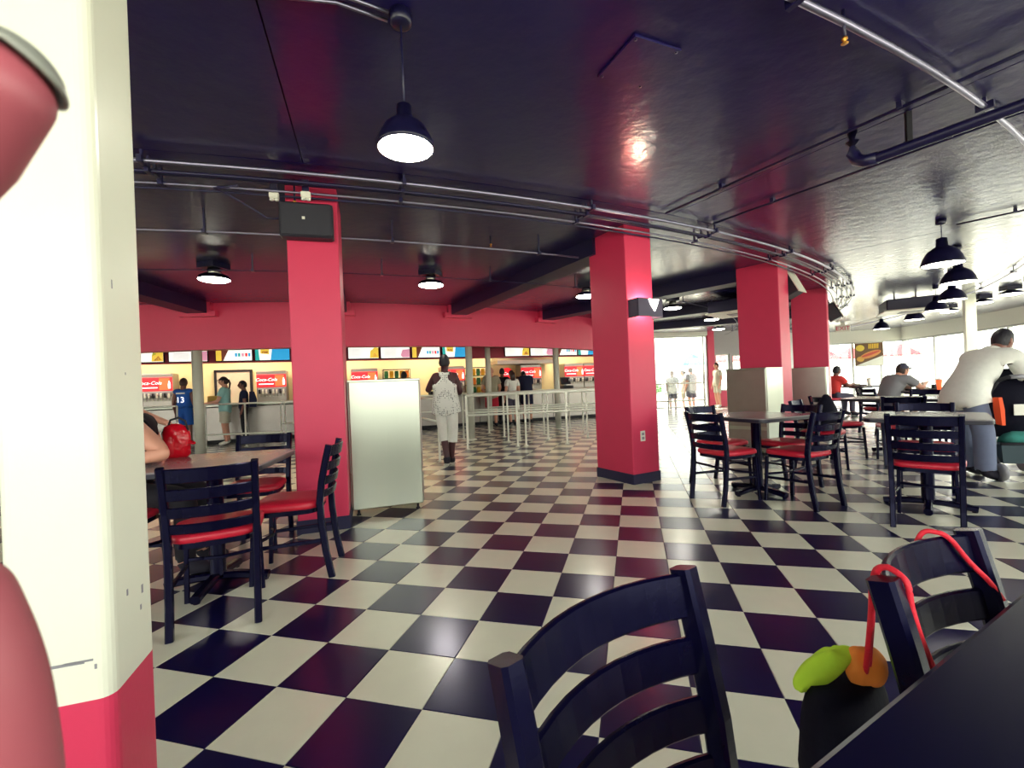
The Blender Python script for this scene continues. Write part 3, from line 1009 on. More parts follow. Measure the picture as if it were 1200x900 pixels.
queue_rail('rearmost white queue rail before the right half of the counter', rp(.4, 2.7), rp(3.4, 2.7), 4)
queue_rail('short white queue rail joining the front rows at the right pole', rp(1.0, .1), rp(0.95, .8), 2)
queue_rail('short white queue rail just left of the walking woman', (-1.9, 4.85), (-2.75, 5.9), 2)
queue_rail('white queue rail behind the steel cabinet, left of the woman', (-5.2, 6.9), (-2.9, 7.75), 4)
queue_rail('white queue rail before the soda machines, left of the nearest red column', (-8.25, 6.35), (-5.7, 7.1), 4, 0.30)
queue_rail('second white queue rail behind, close to the left counter', (-7.1, 7.35), (-5.3, 8.1), 3, 0.45)
queue_rail('white queue rail by the grey pole, before the boy in the jersey', (-10.6, 5.3), (-8.75, 6.1), 3, 0.45)
queue_rail('pale rail before the bright storefront, people standing beyond', (1.0, 13.15), (3.3, 14.0), 3, 0.42, 0.98, 0.024)

def pole(label, c, r=0.075, top=2.02):
    t = thing('grey_pole', label, 'pole', c, 0, 'pale poles by the queue')
    MB().lathe([(r, 0.012), (r, top)], (0, 0, 0), 20).build('shaft', mat('pale_grey_paint', '#c4c2b4', 0.45), t)
    MB().lathe([(r + .03, 0), (r + .03, 0.012)], (0, 0, 0), 20).build('base_plate', m_rail, t)
pole('pale grey pole left of the nearest red column, by the jersey boy', cyl(11.62, -70.5), 0.085)
pole('pale pole just right of the walking woman', cyl(11.62, -45.1))
pole('brighter pale pole behind the man in red shorts', cyl(10.2, -38.2), 0.07, 2.87)
pole('pale pole nearest the lit column, before the soda machines', cyl(11.62, -32.6))

# ------------------------------------------------------------------ serving counter
ct = thing('service_counter', 'long stainless serving counter across the back behind the queue rails', 'counter', K(5.5, 0.4), KROT)
mb = MB(); mb.cbox((0, 0, 0.93), (14.8, 0.84, 0.05), 0.01); mb.build('worktop', m_steel, ct)
for k in range(12):
    mb = MB(); mb.cbox((-6.7 + 1.2 * k, -0.37, 0.49), (1.185, 0.03, 0.80), 0.006); mb.build('front_panel', m_steel_dark, ct)
mb = MB(); mb.box((0, 0.05, 0.49), (14.7, 0.7, 0.8)); mb.build('carcass', m_grey_plastic, ct)
mb = MB(); mb.box((0, 0, 0.045), (14.6, 0.7, 0.09)); mb.build('kick_plate', m_black, ct)
bc = thing('back_counter', 'stainless back counter carrying the drink machines', 'counter', K(5.5, 1.66), KROT)
mb = MB(); mb.cbox((0, 0, 0.86), (14.8, 0.76, 0.04), 0.01); mb.build('worktop', m_steel, bc)
mb = MB(); mb.box((0, 0.02, 0.46), (14.7, 0.68, 0.76)); mb.build('carcass', m_steel_dark, bc)
mb = MB(); mb.box((0, 0.02, 0.04), (14.5, 0.6, 0.08)); mb.build('kick_plate', m_black, bc)

def soda(s, label, wd=0.76, bright=True):
    t = thing('drink_dispenser', label, 'drink machine', K(s, 1.62, 0.88), KROT, 'red topped drink dispensers')
    MB().cbox((0, 0.06, 0.47), (wd, 0.5, 0.94), 0.02).build('cabinet', m_steel_dark, t)
    sg = MB(); sg.cbox((0, -0.20, 0.66), (wd - .02, 0.06, 0.36), 0.012); o = sg.build('sign', m_sign_red, t)
    text('lettering', 'Coca-Cola', 0.125, upright(-wd * .17, -0.234, 0.69), m_sign_white, o, 0.3)
    b = MB(); b.box((wd * .27, -0.233, 0.66), (wd * .30, 0.004, 0.31)); b.build('orange_print', m_sign_orange, o)
    b = MB(); b.lathe([(0.028, 0), (0.03, 0.1), (0.026, 0.13), (0.011, 0.18), (0.011, 0.2)], (wd * .41, -0.236, 0.54), 10, Matrix.Diagonal((1, 0.12, 1, 1)))
    b.build('bottle_print', m_sign_white, o)
    b = MB(); b.box((-wd * .17, -0.233, 0.57), (wd * .48, 0.004, 0.025)); b.build('white_stripe', m_sign_white, o)
    MB().cbox((0, -0.21, 0.40), (wd - .06, 0.10, 0.10), 0.01).build('valve_block', m_grey_plastic, t)
    for k in range(8):
        x = -wd / 2 + .08 + k * (wd - .16) / 7
        v = MB(); v.cbox((x, -0.25, 0.36), (0.045, 0.06, 0.12), 0.006); v.build('valve', m_white_plastic if k % 3 else m_black, t)
        v = MB(); v.lathe([(0.012, 0.22), (0.016, 0.30)], (x, -0.25, 0), 8); v.build('nozzle', m_steel, t)
    MB().cbox((0, -0.24, 0.05), (wd - .04, 0.16, 0.06), 0.008).build('drip_tray', m_steel, t)
    return t
soda(-0.53, 'lit red drink dispenser at far left, beside the jersey boy')
soda(2.17, 'lit red drink dispenser just left of the nearest red column')
soda(4.67, 'lit red drink dispenser above the left end of the big steel cabinet')
soda(7.38, 'lit red drink dispenser behind the walking woman')
soda(10.1, 'lit red drink dispenser above the man in navy')
soda(11.75, 'lit red drink dispenser in a dark frame, right of the third pale pole')
soda(12.52, 'lit red drink dispenser cut off by the lit column')
soda(3.4, 'drink dispenser hidden behind the nearest red column')

# menu boards
def menu(s, kind, label):
    t = thing('menu_board', label, 'menu board', K(s, 0.50, 2.05), KROT, 'lit menu boards over the counter')
    MB().cbox((0, 0, 0.17), (0.83, 0.07, 0.36), 0.008).build('housing', m_black, t)
    MB().box((0, -0.037, 0.17), (0.80, 0.006, 0.32)).build('lit_face', m_menu, t)
    def poly(nm, pts, m):
        b = MB(); b.loft([[(x, -0.0405, z) for x, z in pts], [(x, -0.044, z) for x, z in pts]]); b.build(nm, m, t)
    def lines(x0, x1, zs):
        for z in zs:
            poly('text_line', [(x0, z), (x1, z), (x1, z + .008), (x0, z + .008)], m_print_grey)
    if kind == 'A':
        poly('food_print', [(.16, .02), (.40, .02), (.40, .30), (.30, .32), (.18, .2)], m_menu_yellow)
        poly('food_print', [(.20, .03), (.38, .05), (.30, .16)], m_menu_brown)
        poly('food_print', [(.17, .14), (.28, .2), (.2, .25)], m_menu_green)
        lines(-.36, -.08, (.26, .22, .18, .12, .08))
    elif kind == 'B':
        poly('food_print', [(.14, .08), (.2, .02), (.40, .02), (.40, .26), (.2, .24)], m_menu_pink)
        lines(-.32, .02, (.26, .2, .15, .11, .07))
    elif kind == 'C':
        poly('food_print', [(-.40, .01), (-.28, .01), (-.28, .33), (-.40, .33)], m_menu_yellow)
        poly('food_print', [(-.28, .01), (-.24, .01), (-.10, .33), (-.28, .33)], m_menu_brown)
        for x, m in ((.02, m_menu_blue), (.09, m_menu_teal), (.17, m_menu_pink), (.25, m_sign_red), (.32, m_menu_blue)):
            poly('print_block', [(x, .11), (x + .05, .11), (x + .05, .2), (x, .2)], m)
    else:
        poly('print_block', [(-.40, .01), (-.30, .01), (-.33, .33), (-.40, .33)], m_menu_teal)
        poly('food_print', [(-.28, .18), (-.08, .16), (-.08, .31), (-.28, .31)], m_menu_yellow)
        poly('food_print', [(-.25, .19), (-.11, .19), (-.11, .24), (-.25, .24)], m_menu_brown)
        poly('print_block', [(-.05, .01), (.40, .01), (.40, .33), (.0, .33)], m_menu_blue)
    return t
mk = [(-.45, 'A', 'lit white menu board at far left'), (.47, 'B', 'lit white menu board with pink end, by the grey pole'), (1.46, 'C', 'lit menu board with yellow end, above the kitchen door'), (2.34, 'D', 'lit blue and teal menu board left of the nearest red column'),
      (4.62, 'A', 'lit white menu board with food picture, right of the nearest red column'), (5.49, 'B', 'lit white menu board with pink end, above the steel cabinet'), (6.37, 'C', 'lit menu board with yellow end, above and left of the walking woman'), (7.26, 'D', 'lit blue menu board over the walking woman'),
      (9.24, 'A', 'lit white menu board over the woman in white'), (10.1, 'B', 'lit plain white menu board left of the third pale pole'), (10.96, 'C', 'lit menu board with coloured print right of the third pale pole'), (11.82, 'D', 'lit blue menu board next to the lit column')]
for s, kd, lab in mk:
    menu(s, kd, lab)

# kitchen fittings
dr = MB()
dr.box((-.44, 0, 0.94), (0.06, 0.1, 1.88)); dr.box((.44, 0, 0.94), (0.06, 0.1, 1.88)); dr.box((0, 0, 1.87), (0.94, 0.1, 0.06))
o = structure(dr.build('door_1', m_black)); o.location = K(1.14, 1.99); o.rotation_euler = (0, 0, KROT)
MB().box((0, 0, 0.93), (0.82, 0.05, 1.82)).build('leaf', mat('pale_door', '#c9c2ac', 0.5), o)
MB().lathe([(0.02, 0), (0.02, 0.08)], (0.34, -0.03, 0.98), 8).build('handle', m_steel, o)
hd = thing('kitchen_hood', 'stainless kitchen hood behind the customers at the counter', 'hood', K(9.9, 1.45, 1.84), KROT)
mb = MB(); mb.loft([[(-1.1, -.3, 0), (1.1, -.3, 0), (1.1, .5, 0), (-1.1, .5, 0)], [(-1.1, -.3, .12), (1.1, -.3, .12), (1.1, .5, .12), (-1.1, .5, .12)], [(-1.0, .1, .25), (1.0, .1, .25), (1.0, .5, .25), (-1.0, .5, .25)]])
mb.build('canopy', m_steel_dark, hd)
mb = MB(); mb.box((0, .35, .63), (0.6, .3, .76)); mb.build('duct', m_steel_dark, hd)
sign = thing('round_sign', 'round red drink sign left of the lit dispenser over the man in navy', 'sign', K(9.25, 1.5, 1.32), KROT)
mb = MB(); mb.lathe([(0.2, -0.02), (0.2, 0.02)], (0, 0, 0.2), 24, Matrix.Rotation(PI / 2, 4, 'X')); mb.build('disc', m_sign_red, sign)
text('lettering', 'Coke', 0.13, upright(0, -0.025, 0.2), m_sign_white, sign, 0.3)
MB().box((0, 0.05, -0.02), (0.03, 0.06, 0.84)).build('mount', m_steel_dark, sign)
sign.location.z = 1.33

def register(s, label):
    t = thing('cash_register', label, 'register', K(s, 0.45, 0.955), KROT, 'registers on the counter')
    MB().cbox((0, 0, 0.05), (0.36, 0.38, 0.10), 0.01).build('drawer', m_black, t)
    b = MB(); b.cbox((0, 0.02, 0.26), (0.34, 0.05, 0.24), 0.01, 0, Matrix.Rotation(-0.3, 4, 'X')); b.build('screen', m_speaker, t)
    MB().box((0, 0.05, 0.13), (0.08, 0.08, 0.1)).build('stand', m_grey_plastic, t)
    MB().cbox((0.12, -0.1, 0.27), (0.14, 0.03, 0.08), 0.006).build('customer_display', m_grey_plastic, t)
for s, lab in ((0.35, 'dark register on the counter right of the grey pole'), (6.6, 'dark register on the counter left of the walking woman'), (8.3, 'dark register on the counter by the second pale pole'), (10.9, 'dark register on the counter left of the third pale pole')):
    register(s, lab)
for s, z0, lab in ((1.0, .955, 'yellow carton standing on the counter by the teal shirt person'),):
    b = MB(); b.cbox((0, 0, .11), (.22, .18, .22), .006)
    single(b, 'carton', m_yellow, lab, 'box', K(s, .35, z0), None, KROT)
def rack(s, label, n):
    t = thing('snack_rack', label, 'rack', K(s, 1.6, 0.88), KROT, 'wire snack racks on the back counter')
    wd = 0.8
    for x in (-wd / 2, wd / 2):
        for y in (-.18, .18):
            MB().tube([(x, y, 0), (x, y, .45), (x, y, .9)], .01, 6).build('upright', m_black, t)
    for z in (.02, .32, .62, .89):
        MB().box((0, 0, z), (wd, .38, .014)).build('shelf', m_black, t)
    for r in range(3):
        for k in range(n):
            b = MB()
            b.loft([[(-.05, -.02, 0), (.05, -.02, 0), (.05, .02, 0), (-.05, .02, 0)], [(-.06, -.045, .1), (.06, -.045, .1), (.06, .045, .1), (-.06, .045, .1)], [(-.055, -.004, .22), (.055, -.004, .22), (.055, .004, .22), (-.055, .004, .22)]])
            m = (m_yellow, m_green, m_yellow, m_orange, m_green)[(k + r * 2) % 5]
            q = K(s + -wd / 2 + .09 + k * (wd - .18) / (n - 1), 1.55, .88 + (.03, .33, .63)[r])
            single(b, 'snack_bag', m, {0: 'yellow', 1: 'green', 2: 'yellow', 3: 'orange', 4: 'green'}[(k + r * 2) % 5] + ' snack bag standing in a wire rack behind the counter, ' + ('left rack' if s < 6 else 'right rack'), 'bag', q, ('left' if s < 6 else 'right') + ' rack ' + {0: 'yellow', 1: 'green', 2: 'yellow', 3: 'orange', 4: 'green'}[(k + r * 2) % 5] + ' bags', KROT)
rack(5.62, 'wire snack rack above the big steel cabinet', 5)
rack(8.25, 'wire snack rack beside the second pale pole', 5)
# unseen glowing panels added to brighten the kitchen and counter
for k, s in enumerate((-1, 1.5, 4, 6.5, 9, 11.5)):
    t = thing('added_kitchen_light', 'unseen glowing panel added to brighten the counter, hidden by the bulkhead', 'light', K(s, 1.0, H - 0.06), KROT, 'added kitchen fill panels')
    MB().cbox((0, 0, 0.03), (1.3, .64, .06), .01).build('frame', m_white_plastic, t)
    MB().box((0, 0, -0.004), (1.2, .56, .01)).build('diffuser', mat('added_panel_glow', '#fff6dc', .5, emit=24, ecol='#fff3d0'), t)

# ------------------------------------------------------------------ people
SK = {}
def V3(*a): return Vector(a)
STAND = dict(pel=(0, 0, .96), waist=(0, .01, 1.10), chest=(0, 0, 1.30), neck=(0, -.015, 1.47), head=(0, .015, 1.62),
             shL=(-.175, -.01, 1.42), elL=(-.23, -.03, 1.13), wrL=(-.24, .06, .88), shR=(.175, -.01, 1.42), elR=(.23, -.03, 1.13), wrR=(.24, .06, .88),
             hipL=(-.09, 0, .92), knL=(-.10, .02, .50), anL=(-.10, -.03, .09), toL=(-.12, .13, .035),
             hipR=(.09, 0, .92), knR=(.10, .02, .50), anR=(.10, -.03, .09), toR=(.12, .13, .035))
SIT = dict(STAND, pel=(0, 0, .56), waist=(0, .02, .70), chest=(0, .05, .90), neck=(0, .08, 1.06), head=(0, .12, 1.20),
           shL=(-.175, .07, 1.01), elL=(-.25, .2, .80), wrL=(-.15, .42, .83), shR=(.175, .07, 1.01), elR=(.25, .2, .80), wrR=(.15, .42, .83),
           hipL=(-.1, .02, .54), knL=(-.12, .42, .52), anL=(-.12, .40, .09), toL=(-.13, .55, .035), hipR=(.1, .02, .54), knR=(.12, .42, .52), anR=(.12, .40, .09), toR=(.13, .55, .035))
RAD = dict(pel=(.15, .115), waist=(.135, .105), chest=(.155, .115), neck=(.06, .062), shL=.062, elL=.043, wrL=.030, shR=.062, elR=.043, wrR=.030,
           hipL=.088, knL=.060, anL=.042, toL=.034, hipR=.088, knR=.060, anR=.042, toR=.034)
BONES = [('pel', 'waist'), ('waist', 'chest'), ('chest', 'neck'), ('chest', 'shL'), ('shL', 'elL'), ('elL', 'wrL'), ('chest', 'shR'), ('shR', 'elR'), ('elR', 'wrR'),
         ('pel', 'hipL'), ('hipL', 'knL'), ('knL', 'anL'), ('anL', 'toL'), ('pel', 'hipR'), ('hipR', 'knR'), ('knR', 'anR'), ('anR', 'toR')]
DG = bpy.context.evaluated_depsgraph_get

def skin_mesh(pts, edges, rads, roots, sub=1):
    me = bpy.data.meshes.new('tmp')
    me.from_pydata([tuple(p) for p in pts], edges, [])
    ob = bpy.data.objects.new('tmp', me)
    COL.objects.link(ob)
    md = ob.modifiers.new('skin', 'SKIN')
    md.use_smooth_shade = True
    for i, r in enumerate(rads):
        sv = me.skin_vertices[0].data[i]
        sv.radius = r if hasattr(r, '__len__') else (r, r)
        sv.use_root = i in roots
    sd = ob.modifiers.new('sub', 'SUBSURF')
    sd.levels = sub
    sd.render_levels = sub
    dg = DG()
    dg.update()
    ev = ob.evaluated_get(dg).to_mesh()
    vs = [v.co.copy() for v in ev.vertices]
    fs = [tuple(p.vertices) for p in ev.polygons]
    ob.evaluated_get(dg).to_mesh_clear()
    bpy.data.objects.remove(ob)
    bpy.data.meshes.remove(me)
    return vs, fs

def head_mesh(mb, c, R, s=1.0, skin=0, eye=1, lip=2):
    """head with brow, nose, lips, chin, ears and eyes; R turns it (local +Y is the face)"""
    n, m = 24, 18
    A = Matrix.Translation(c) @ R.to_4x4() @ Matrix.Scale(s, 4)
    def shape(p):
        x, y, z = p
        x *= .077; y *= .097; z *= .118
        lo = max(0, -z / .118)
        x *= 1 - .32 * lo ** 1.4
        if y < 0: y *= 1 - .35 * lo
        g = lambda cx, cz, sx, sz: math.exp(-((x - cx) / sx) ** 2 - ((z - cz) / sz) ** 2)
        if y > 0:
            y += .026 * g(0, -.022, .013, .02) + .012 * g(0, .005, .009, .028)
            y += .006 * g(0, .03, .05, .012)
            y -= .012 * g(.031, .008, .016, .014) + .012 * g(-.031, .008, .016, .014)
            y += .009 * g(0, -.058, .022, .010) + .012 * g(0, -.095, .022, .016)
        return (x, y, z)
    rings = []
    for k in range(m + 1):
        a = -PI / 2 + PI * k / m
        q = max(math.cos(a), .02)
        rings.append([shape((q * math.cos(2 * PI * i / n), q * math.sin(2 * PI * i / n), math.sin(a))) for i in range(n)])
    mb.cur = skin
    mb.loft(rings, True, A, smooth=True)
    for sx in (-1, 1):
        mb.ball((0, 0, 0), (.010, .020, .032), 8, 6, A @ Matrix.Translation((sx * .078, -.008, -.008)))
        mb.cur = eye
        mb.ball((0, 0, 0), .0115, 8, 6, A @ Matrix.Translation((sx * .031, .083, .008)))
        mb.cur = skin
    mb.cur = lip
    mb.ball((0, 0, 0), (.022, .007, .008), 8, 6, A @ Matrix.Translation((0, .098, -.056)))
    mb.cur = skin

def hair_mesh(c, R, style, s=1.0):
    mb = MB(); mb.smooth = True
    A = Matrix.Translation(c) @ R.to_4x4() @ Matrix.Scale(s, 4)
    n, m = 24, 18
    vs, idx = [], {}
    for k in range(m + 1):
        a = -PI / 2 + PI * k / m
        q = max(math.cos(a), .02)
        for i in range(n):
            t = 2 * PI * i / n
            x, y, z = q * math.cos(t), q * math.sin(t), math.sin(a)
            th = 1.10 if style != 'buzz' else 1.04
            vs.append((x * .077 * th, y * .097 * th - .003, z * .118 * th))
    fs = []
    for k in range(m):
        for i in range(n):
            j = (i + 1) % n
            f = (k * n + i, k * n + j, (k + 1) * n + j, (k + 1) * n + i)
            cx = sum(vs[q][0] for q in f) / 4; cy = sum(vs[q][1] for q in f) / 4; cz = sum(vs[q][2] for q in f) / 4
            lim = .045 + .02 * (cy > .05) if cy > .02 else (-.015 if cy > -.03 else -.06)
            if style == 'buzz': lim += .01
            if cz > lim:
                fs.append(f)
    mb.add(vs, fs, A)
    if style == 'bun':
        mb.ball((0, 0, 0), (.055, .05, .05), 12, 8, A @ Matrix.Translation((0, -.07, .10)))
    if style == 'long':
        mb.loft([[(-.06, -.07, .05), (.06, -.07, .05), (.06, -.12, .05), (-.06, -.12, .05)], [(-.075, -.05, -.08), (.075, -.05, -.08), (.075, -.12, -.08), (-.075, -.12, -.08)], [(-.06, -.07, -.24), (.06, -.07, -.24), (.06, -.115, -.24), (-.06, -.115, -.24)]], True, A)
    if style == 'tail':
        mb.loft([[(-.02, -.1, .05), (.02, -.1, .05), (.02, -.13, .05), (-.02, -.13, .05)], [(-.035, -.12, -.05), (.035, -.12, -.05), (.035, -.16, -.05), (-.035, -.16, -.05)], [(-.01, -.11, -.2), (.01, -.11, -.2), (.01, -.13, -.2), (-.01, -.13, -.2)]], True, A)
    return mb

def cap_mesh(c, R, s=1.0, dome=True):
    mb = MB(); mb.smooth = True
    A = Matrix.Translation(c) @ R.to_4x4() @ Matrix.Scale(s, 4)
    if dome:
        rings = []
        for k in range(7):
            a = .22 + (PI / 2 - .22) * k / 6
            q = max(math.cos(a), .03)
            rings.append([(q * .088 * math.cos(2 * PI * i / 20), q * .108 * math.sin(2 * PI * i / 20), .13 * math.sin(a) + .002) for i in range(20)])
        mb.loft(rings, True, A)
    else:
        rings = [[(.086 * f * math.cos(2 * PI * i / 20), .106 * f * math.sin(2 * PI * i / 20), z) for i in range(20)] for f, z in ((1, .03), (1.02, .05), (.96, .07))]
        mb.loft(rings, True, A)
    br = []
    for zz in (.030, .038):
        br.append([(-.075, .06, zz), (-.07, .12, zz - .004), (-.035, .165, zz - .012), (.035, .165, zz - .012), (.07, .12, zz - .004), (.075, .06, zz)])
    mb.loft(br, True, A)
    return mb

def person(label, loc, rz, J, skin, garments, hair=None, hair_mat=None, hat=None, build=1.0, scale=1.0, sub=2, head_turn=0.0, head_tilt=0.0, hands=True, group=None, extra=None, curl=0.5):
    """one continuous skinned body with head and hands; clothes and hair are its children"""
    J = {k: Vector(v) for k, v in J.items()}
    names = list(RAD)
    pts = [J[k] for k in names]
    rads = []
    for k in names:
        r = RAD[k]
        r = list(r) if hasattr(r, '__len__') else [r, r]
        bf = build if k in ('pel', 'waist', 'chest', 'hipL', 'hipR') else 1 + (build - 1) * .6
        rads.append([q * bf for q in r])
    edges = [(names.index(a), names.index(b)) for a, b in BONES]
    roots = {names.index('pel')}
    # heel
    bones = [(a, b) for a, b in BONES]
    seg = [(J[a], J[b], (a, b)) for a, b in BONES]
    for sd in 'LR':
        d = (J['wr' + sd] - J['el' + sd]).normalized()
        side = d.cross(Vector((0, 0, 1)))
        if side.length < .05: side = Vector((0, 1, 0))
        side.normalize()
        nrm = side.cross(d).normalized()
        pw = J['wr' + sd] + d * .065
        pts.append(pw); rads.append([.036, .018]); edges.append((names.index('wr' + sd), len(pts) - 1))
        seg.append((J['wr' + sd], pw, ('wr' + sd, 'palm')))
        if hands:
            for q, (off, ln) in enumerate(((-.027, .066), (-.009, .078), (.009, .073), (.026, .055))):
                b0 = pw + side * off * .8
                b1 = b0 + d * .035
                b2 = b1 + (d - nrm * curl * .6).normalized() * ln * .5
                b3 = b2 + (d - nrm * curl * 1.6).normalized() * ln * .5
                i0 = len(pts)
                pts += [b0, b1, b2, b3]; rads += [.010, .0105, .0095, .008]
                edges += [(i0, i0 + 1), (i0 + 1, i0 + 2), (i0 + 2, i0 + 3)]
                roots.add(i0)
            sg = 1 if sd == 'L' else -1
            b0 = J['wr' + sd] + d * .03 + side * sg * .02
            b1 = b0 + (d * .6 + side * sg * .8).normalized() * .04
            b2 = b1 + (d * .9 + side * sg * .3).normalized() * .035
            i0 = len(pts)
            pts += [b0, b1, b2]; rads += [.012, .0115, .009]
            edges += [(i0, i0 + 1), (i0 + 1, i0 + 2)]
            roots.add(i0)
    vs, fs = skin_mesh(pts, edges, rads, roots, sub)
    garments = [q for g_ in garments for q in ([('shoe', g_[1], {('an' + sd, 'to' + sd): (0, 1), ('kn' + sd, 'an' + sd): (.95, 1)}, g_[3], g_[4]) for sd in 'LR'] if g_[0] == 'shoes' else [g_])]
    # neck column up into the head
    hc = J['head']
    up_ = (hc - J['neck']).normalized()
    R = Matrix.Rotation(head_turn, 3, 'Z') @ Matrix.Rotation(head_tilt, 3, 'X')
    root = MB(); root.smooth = True
    root.add(vs, fs, None, True)
    nk = [J['neck'] - up_ * .05, J['neck'] + up_ * .03, hc - up_ * .03]
    root.sweep(nk, [(.058 * math.cos(2 * PI * i / 14), .06 * math.sin(2 * PI * i / 14)) for i in range(14)], (0, 1, 0), True, True)
    head_mesh(root, hc, R)
    ob = root.build('person', [skin, m_eye, m_lip])
    tag(ob, label, 'person', group, 'thing')
    ob.location = loc
    ob.rotation_euler = (0, 0, rz)
    ob.scale = (scale,) * 3
    # clothes: the body's own faces by nearest bone, moved outwards
    tmp = bpy.data.meshes.new('tmp')
    tmp.from_pydata([tuple(v) for v in vs], [], fs)
    tmp.update()
    nor = [v.normal.copy() for v in tmp.vertices]
    bpy.data.meshes.remove(tmp)
    def near(p):
        best = None
        for a, b, nm in seg:
            ab = b - a
            t = max(0, min(1, (p - a).dot(ab) / max(ab.length_squared, 1e-9)))
            d = (p - (a + ab * t)).length / (.15 if nm in (('pel', 'waist'), ('waist', 'chest')) else .11 if nm[0] in ('pel', 'chest') else .075)
            if best is None or d < best[0]:
                best = (d, nm, t)
        return best[1], best[2]
    lab_f = [near(sum((vs[i] for i in f), Vector()) / len(f)) for f in fs]
    for nm, m, rules, offs, flare in garments:
        sel = []
        for f, (bn, t) in zip(fs, lab_f):
            key = (bn[0].rstrip('LR') if bn[0][-1] in 'LR' else bn[0], bn[1].rstrip('LR') if bn[1][-1] in 'LR' else bn[1])
            key2 = bn
            r = rules.get(key2, rules.get(key))
            if r and r[0] <= t <= r[1]:
                sel.append((f, bn, t))
        if not sel: continue
        used, g = {}, MB()
        g.smooth = True
        zs = [vs[i].z for f, _, _ in sel for i in f]
        z0, z1 = min(zs), max(zs)
        nv = []
        for f, _, _ in sel:
            for i in f:
                if i not in used:
                    used[i] = len(nv)
                    k = 1 - (vs[i].z - z0) / max(z1 - z0, .01)
                    nv.append(vs[i] + nor[i] * (offs + flare * k * k))
        g.add(nv, [tuple(used[i] for i in f) for f, _, _ in sel])
        me = bpy.data.meshes.new(nm)
        me.from_pydata([tuple(v) for v in nv], [], g.f)
        me.polygons.foreach_set('use_smooth', [True] * len(g.f))
        me.materials.append(m)
        me.update()
        go = bpy.data.objects.new(nm, me)
        COL.objects.link(go)
        go.parent = ob
        sm = go.modifiers.new('smooth', 'SMOOTH'); sm.factor = .5; sm.iterations = 2 if sub < 3 else 3
        so = go.modifiers.new('cloth', 'SOLIDIFY'); so.thickness = .006; so.offset = 0
    if hair:
        hair_mesh(hc, R, hair).build('hair', hair_mat or m_hair_black, ob)
    if hat:
        cap_mesh(hc, R, 1.0, hat[0]).build('cap' if hat[0] else 'visor', hat[1], ob)
    return ob

SHIRT = {('pel', 'waist'): (.15, 1), ('waist', 'chest'): (0, 1), ('chest', 'neck'): (0, .9), ('chest', 'sh'): (0, 1), ('sh', 'el'): (0, .62), ('pel', 'hip'): (0, .25)}
LONGSHIRT = {**SHIRT, ('pel', 'waist'): (0, 1), ('pel', 'hip'): (0, 1), ('hip', 'kn'): (0, .14)}
VEST = {k: v for k, v in SHIRT.items() if k != ('sh', 'el')}
PANTS = {('pel', 'waist'): (0, .4), ('pel', 'hip'): (0, 1), ('hip', 'kn'): (0, 1), ('kn', 'an'): (0, .93)}
SHORTS = {('pel', 'waist'): (0, .4), ('pel', 'hip'): (0, 1), ('hip', 'kn'): (0, .82)}
CAPRI = {('pel', 'waist'): (0, .4), ('pel', 'hip'): (0, 1), ('hip', 'kn'): (0, 1), ('kn', 'an'): (0, .32)}
SHOE = {('an', 'to'): (.0, 1), ('kn', 'an'): (.95, 1)}
def cloth(nm, col): return mat(nm, col, .85, var=.08, nscale=25, bump=.3, bscale=14)
c_white = cloth('white_cotton', '#e9e8e0'); c_navy = cloth('navy_cotton', '#161a3c'); c_khaki = cloth('khaki_cotton', '#a39b83'); c_redshort = cloth('red_cotton', '#c4203a')
c_blue = cloth('royal_blue_jersey', '#1f5cb4'); c_teal = cloth('pale_teal_cotton', '#9fd3cf'); c_black = cloth('black_cotton', '#17141f'); c_grey = cloth('grey_cotton', '#8b8a90'); c_jean = cloth('grey_denim', '#6d7590'); c_redshirt = cloth('bright_red_cotton', '#e2413f')
c_shoe = cloth('dark_shoe', '#1d1a2a'); c_shoew = cloth('white_shoe', '#dedbd0'); c_dkgrey = cloth('slate_cotton', '#4c4a5e'); c_teal2 = cloth('strong_teal_cotton', '#1f9a9a'); c_sand = cloth('sand_cotton', '#cfc8b4')
AWAY = YAW            # facing straight away from the camera
RIGHT_ = YAW - PI / 2 # facing picture right
LEFT_ = YAW + PI / 2
FACE = YAW + PI

dots = dots_mat('white_dotted_cotton', '#ecebe4', '#2a2630', 34, 0.27)
J = dict(STAND, shL=(-.165, 0, 1.40), elL=(-.29, .06, 1.17), wrL=(-.17, .2, 1.36), shR=(.165, 0, 1.40), elR=(.235, .02, 1.14), wrR=(.16, .24, 1.12),
         knL=(-.06, .06, .50), anL=(-.01, -.06, .11), toL=(-.03, .10, .035), knR=(.09, .03, .50), anR=(.045, .06, .09), toR=(.05, .22, .035), head=(0, .01, 1.63))
wm = person('person in white dotted halter top and white cropped trousers walking away', (-1.61, 4.5, 0), AWAY + .05, J, m_skin_dark,
       [('trousers', c_white, {('pel', 'hip'): (.3, 1), ('hip', 'kn'): (0, 1), ('kn', 'an'): (0, .32)}, .008, .012), ('top', dots, {('pel', 'waist'): (0, 1), ('waist', 'chest'): (0, 1), ('chest', 'neck'): (0, .95), ('chest', 'sh'): (0, .35), ('pel', 'hip'): (0, 1), ('hip', 'kn'): (0, .22)}, .022, .045), ('shoes', c_shoe, SHOE, .012, 0)],
       'short', m_hair_black, build=1.2, scale=.94, sub=3)
for dx, dy in ((-.025, .02), (.047, .13)):
    b = MB(); b.cbox((dx, dy, .012), (.085, .25, .022), .01); b.build('shoe_sole', c_shoew, wm)
J = dict(STAND, elL=(-.26, .02, 1.14), wrL=(-.22, .2, 1.0), elR=(.26, .02, 1.14), wrR=(.22, .2, 1.0))
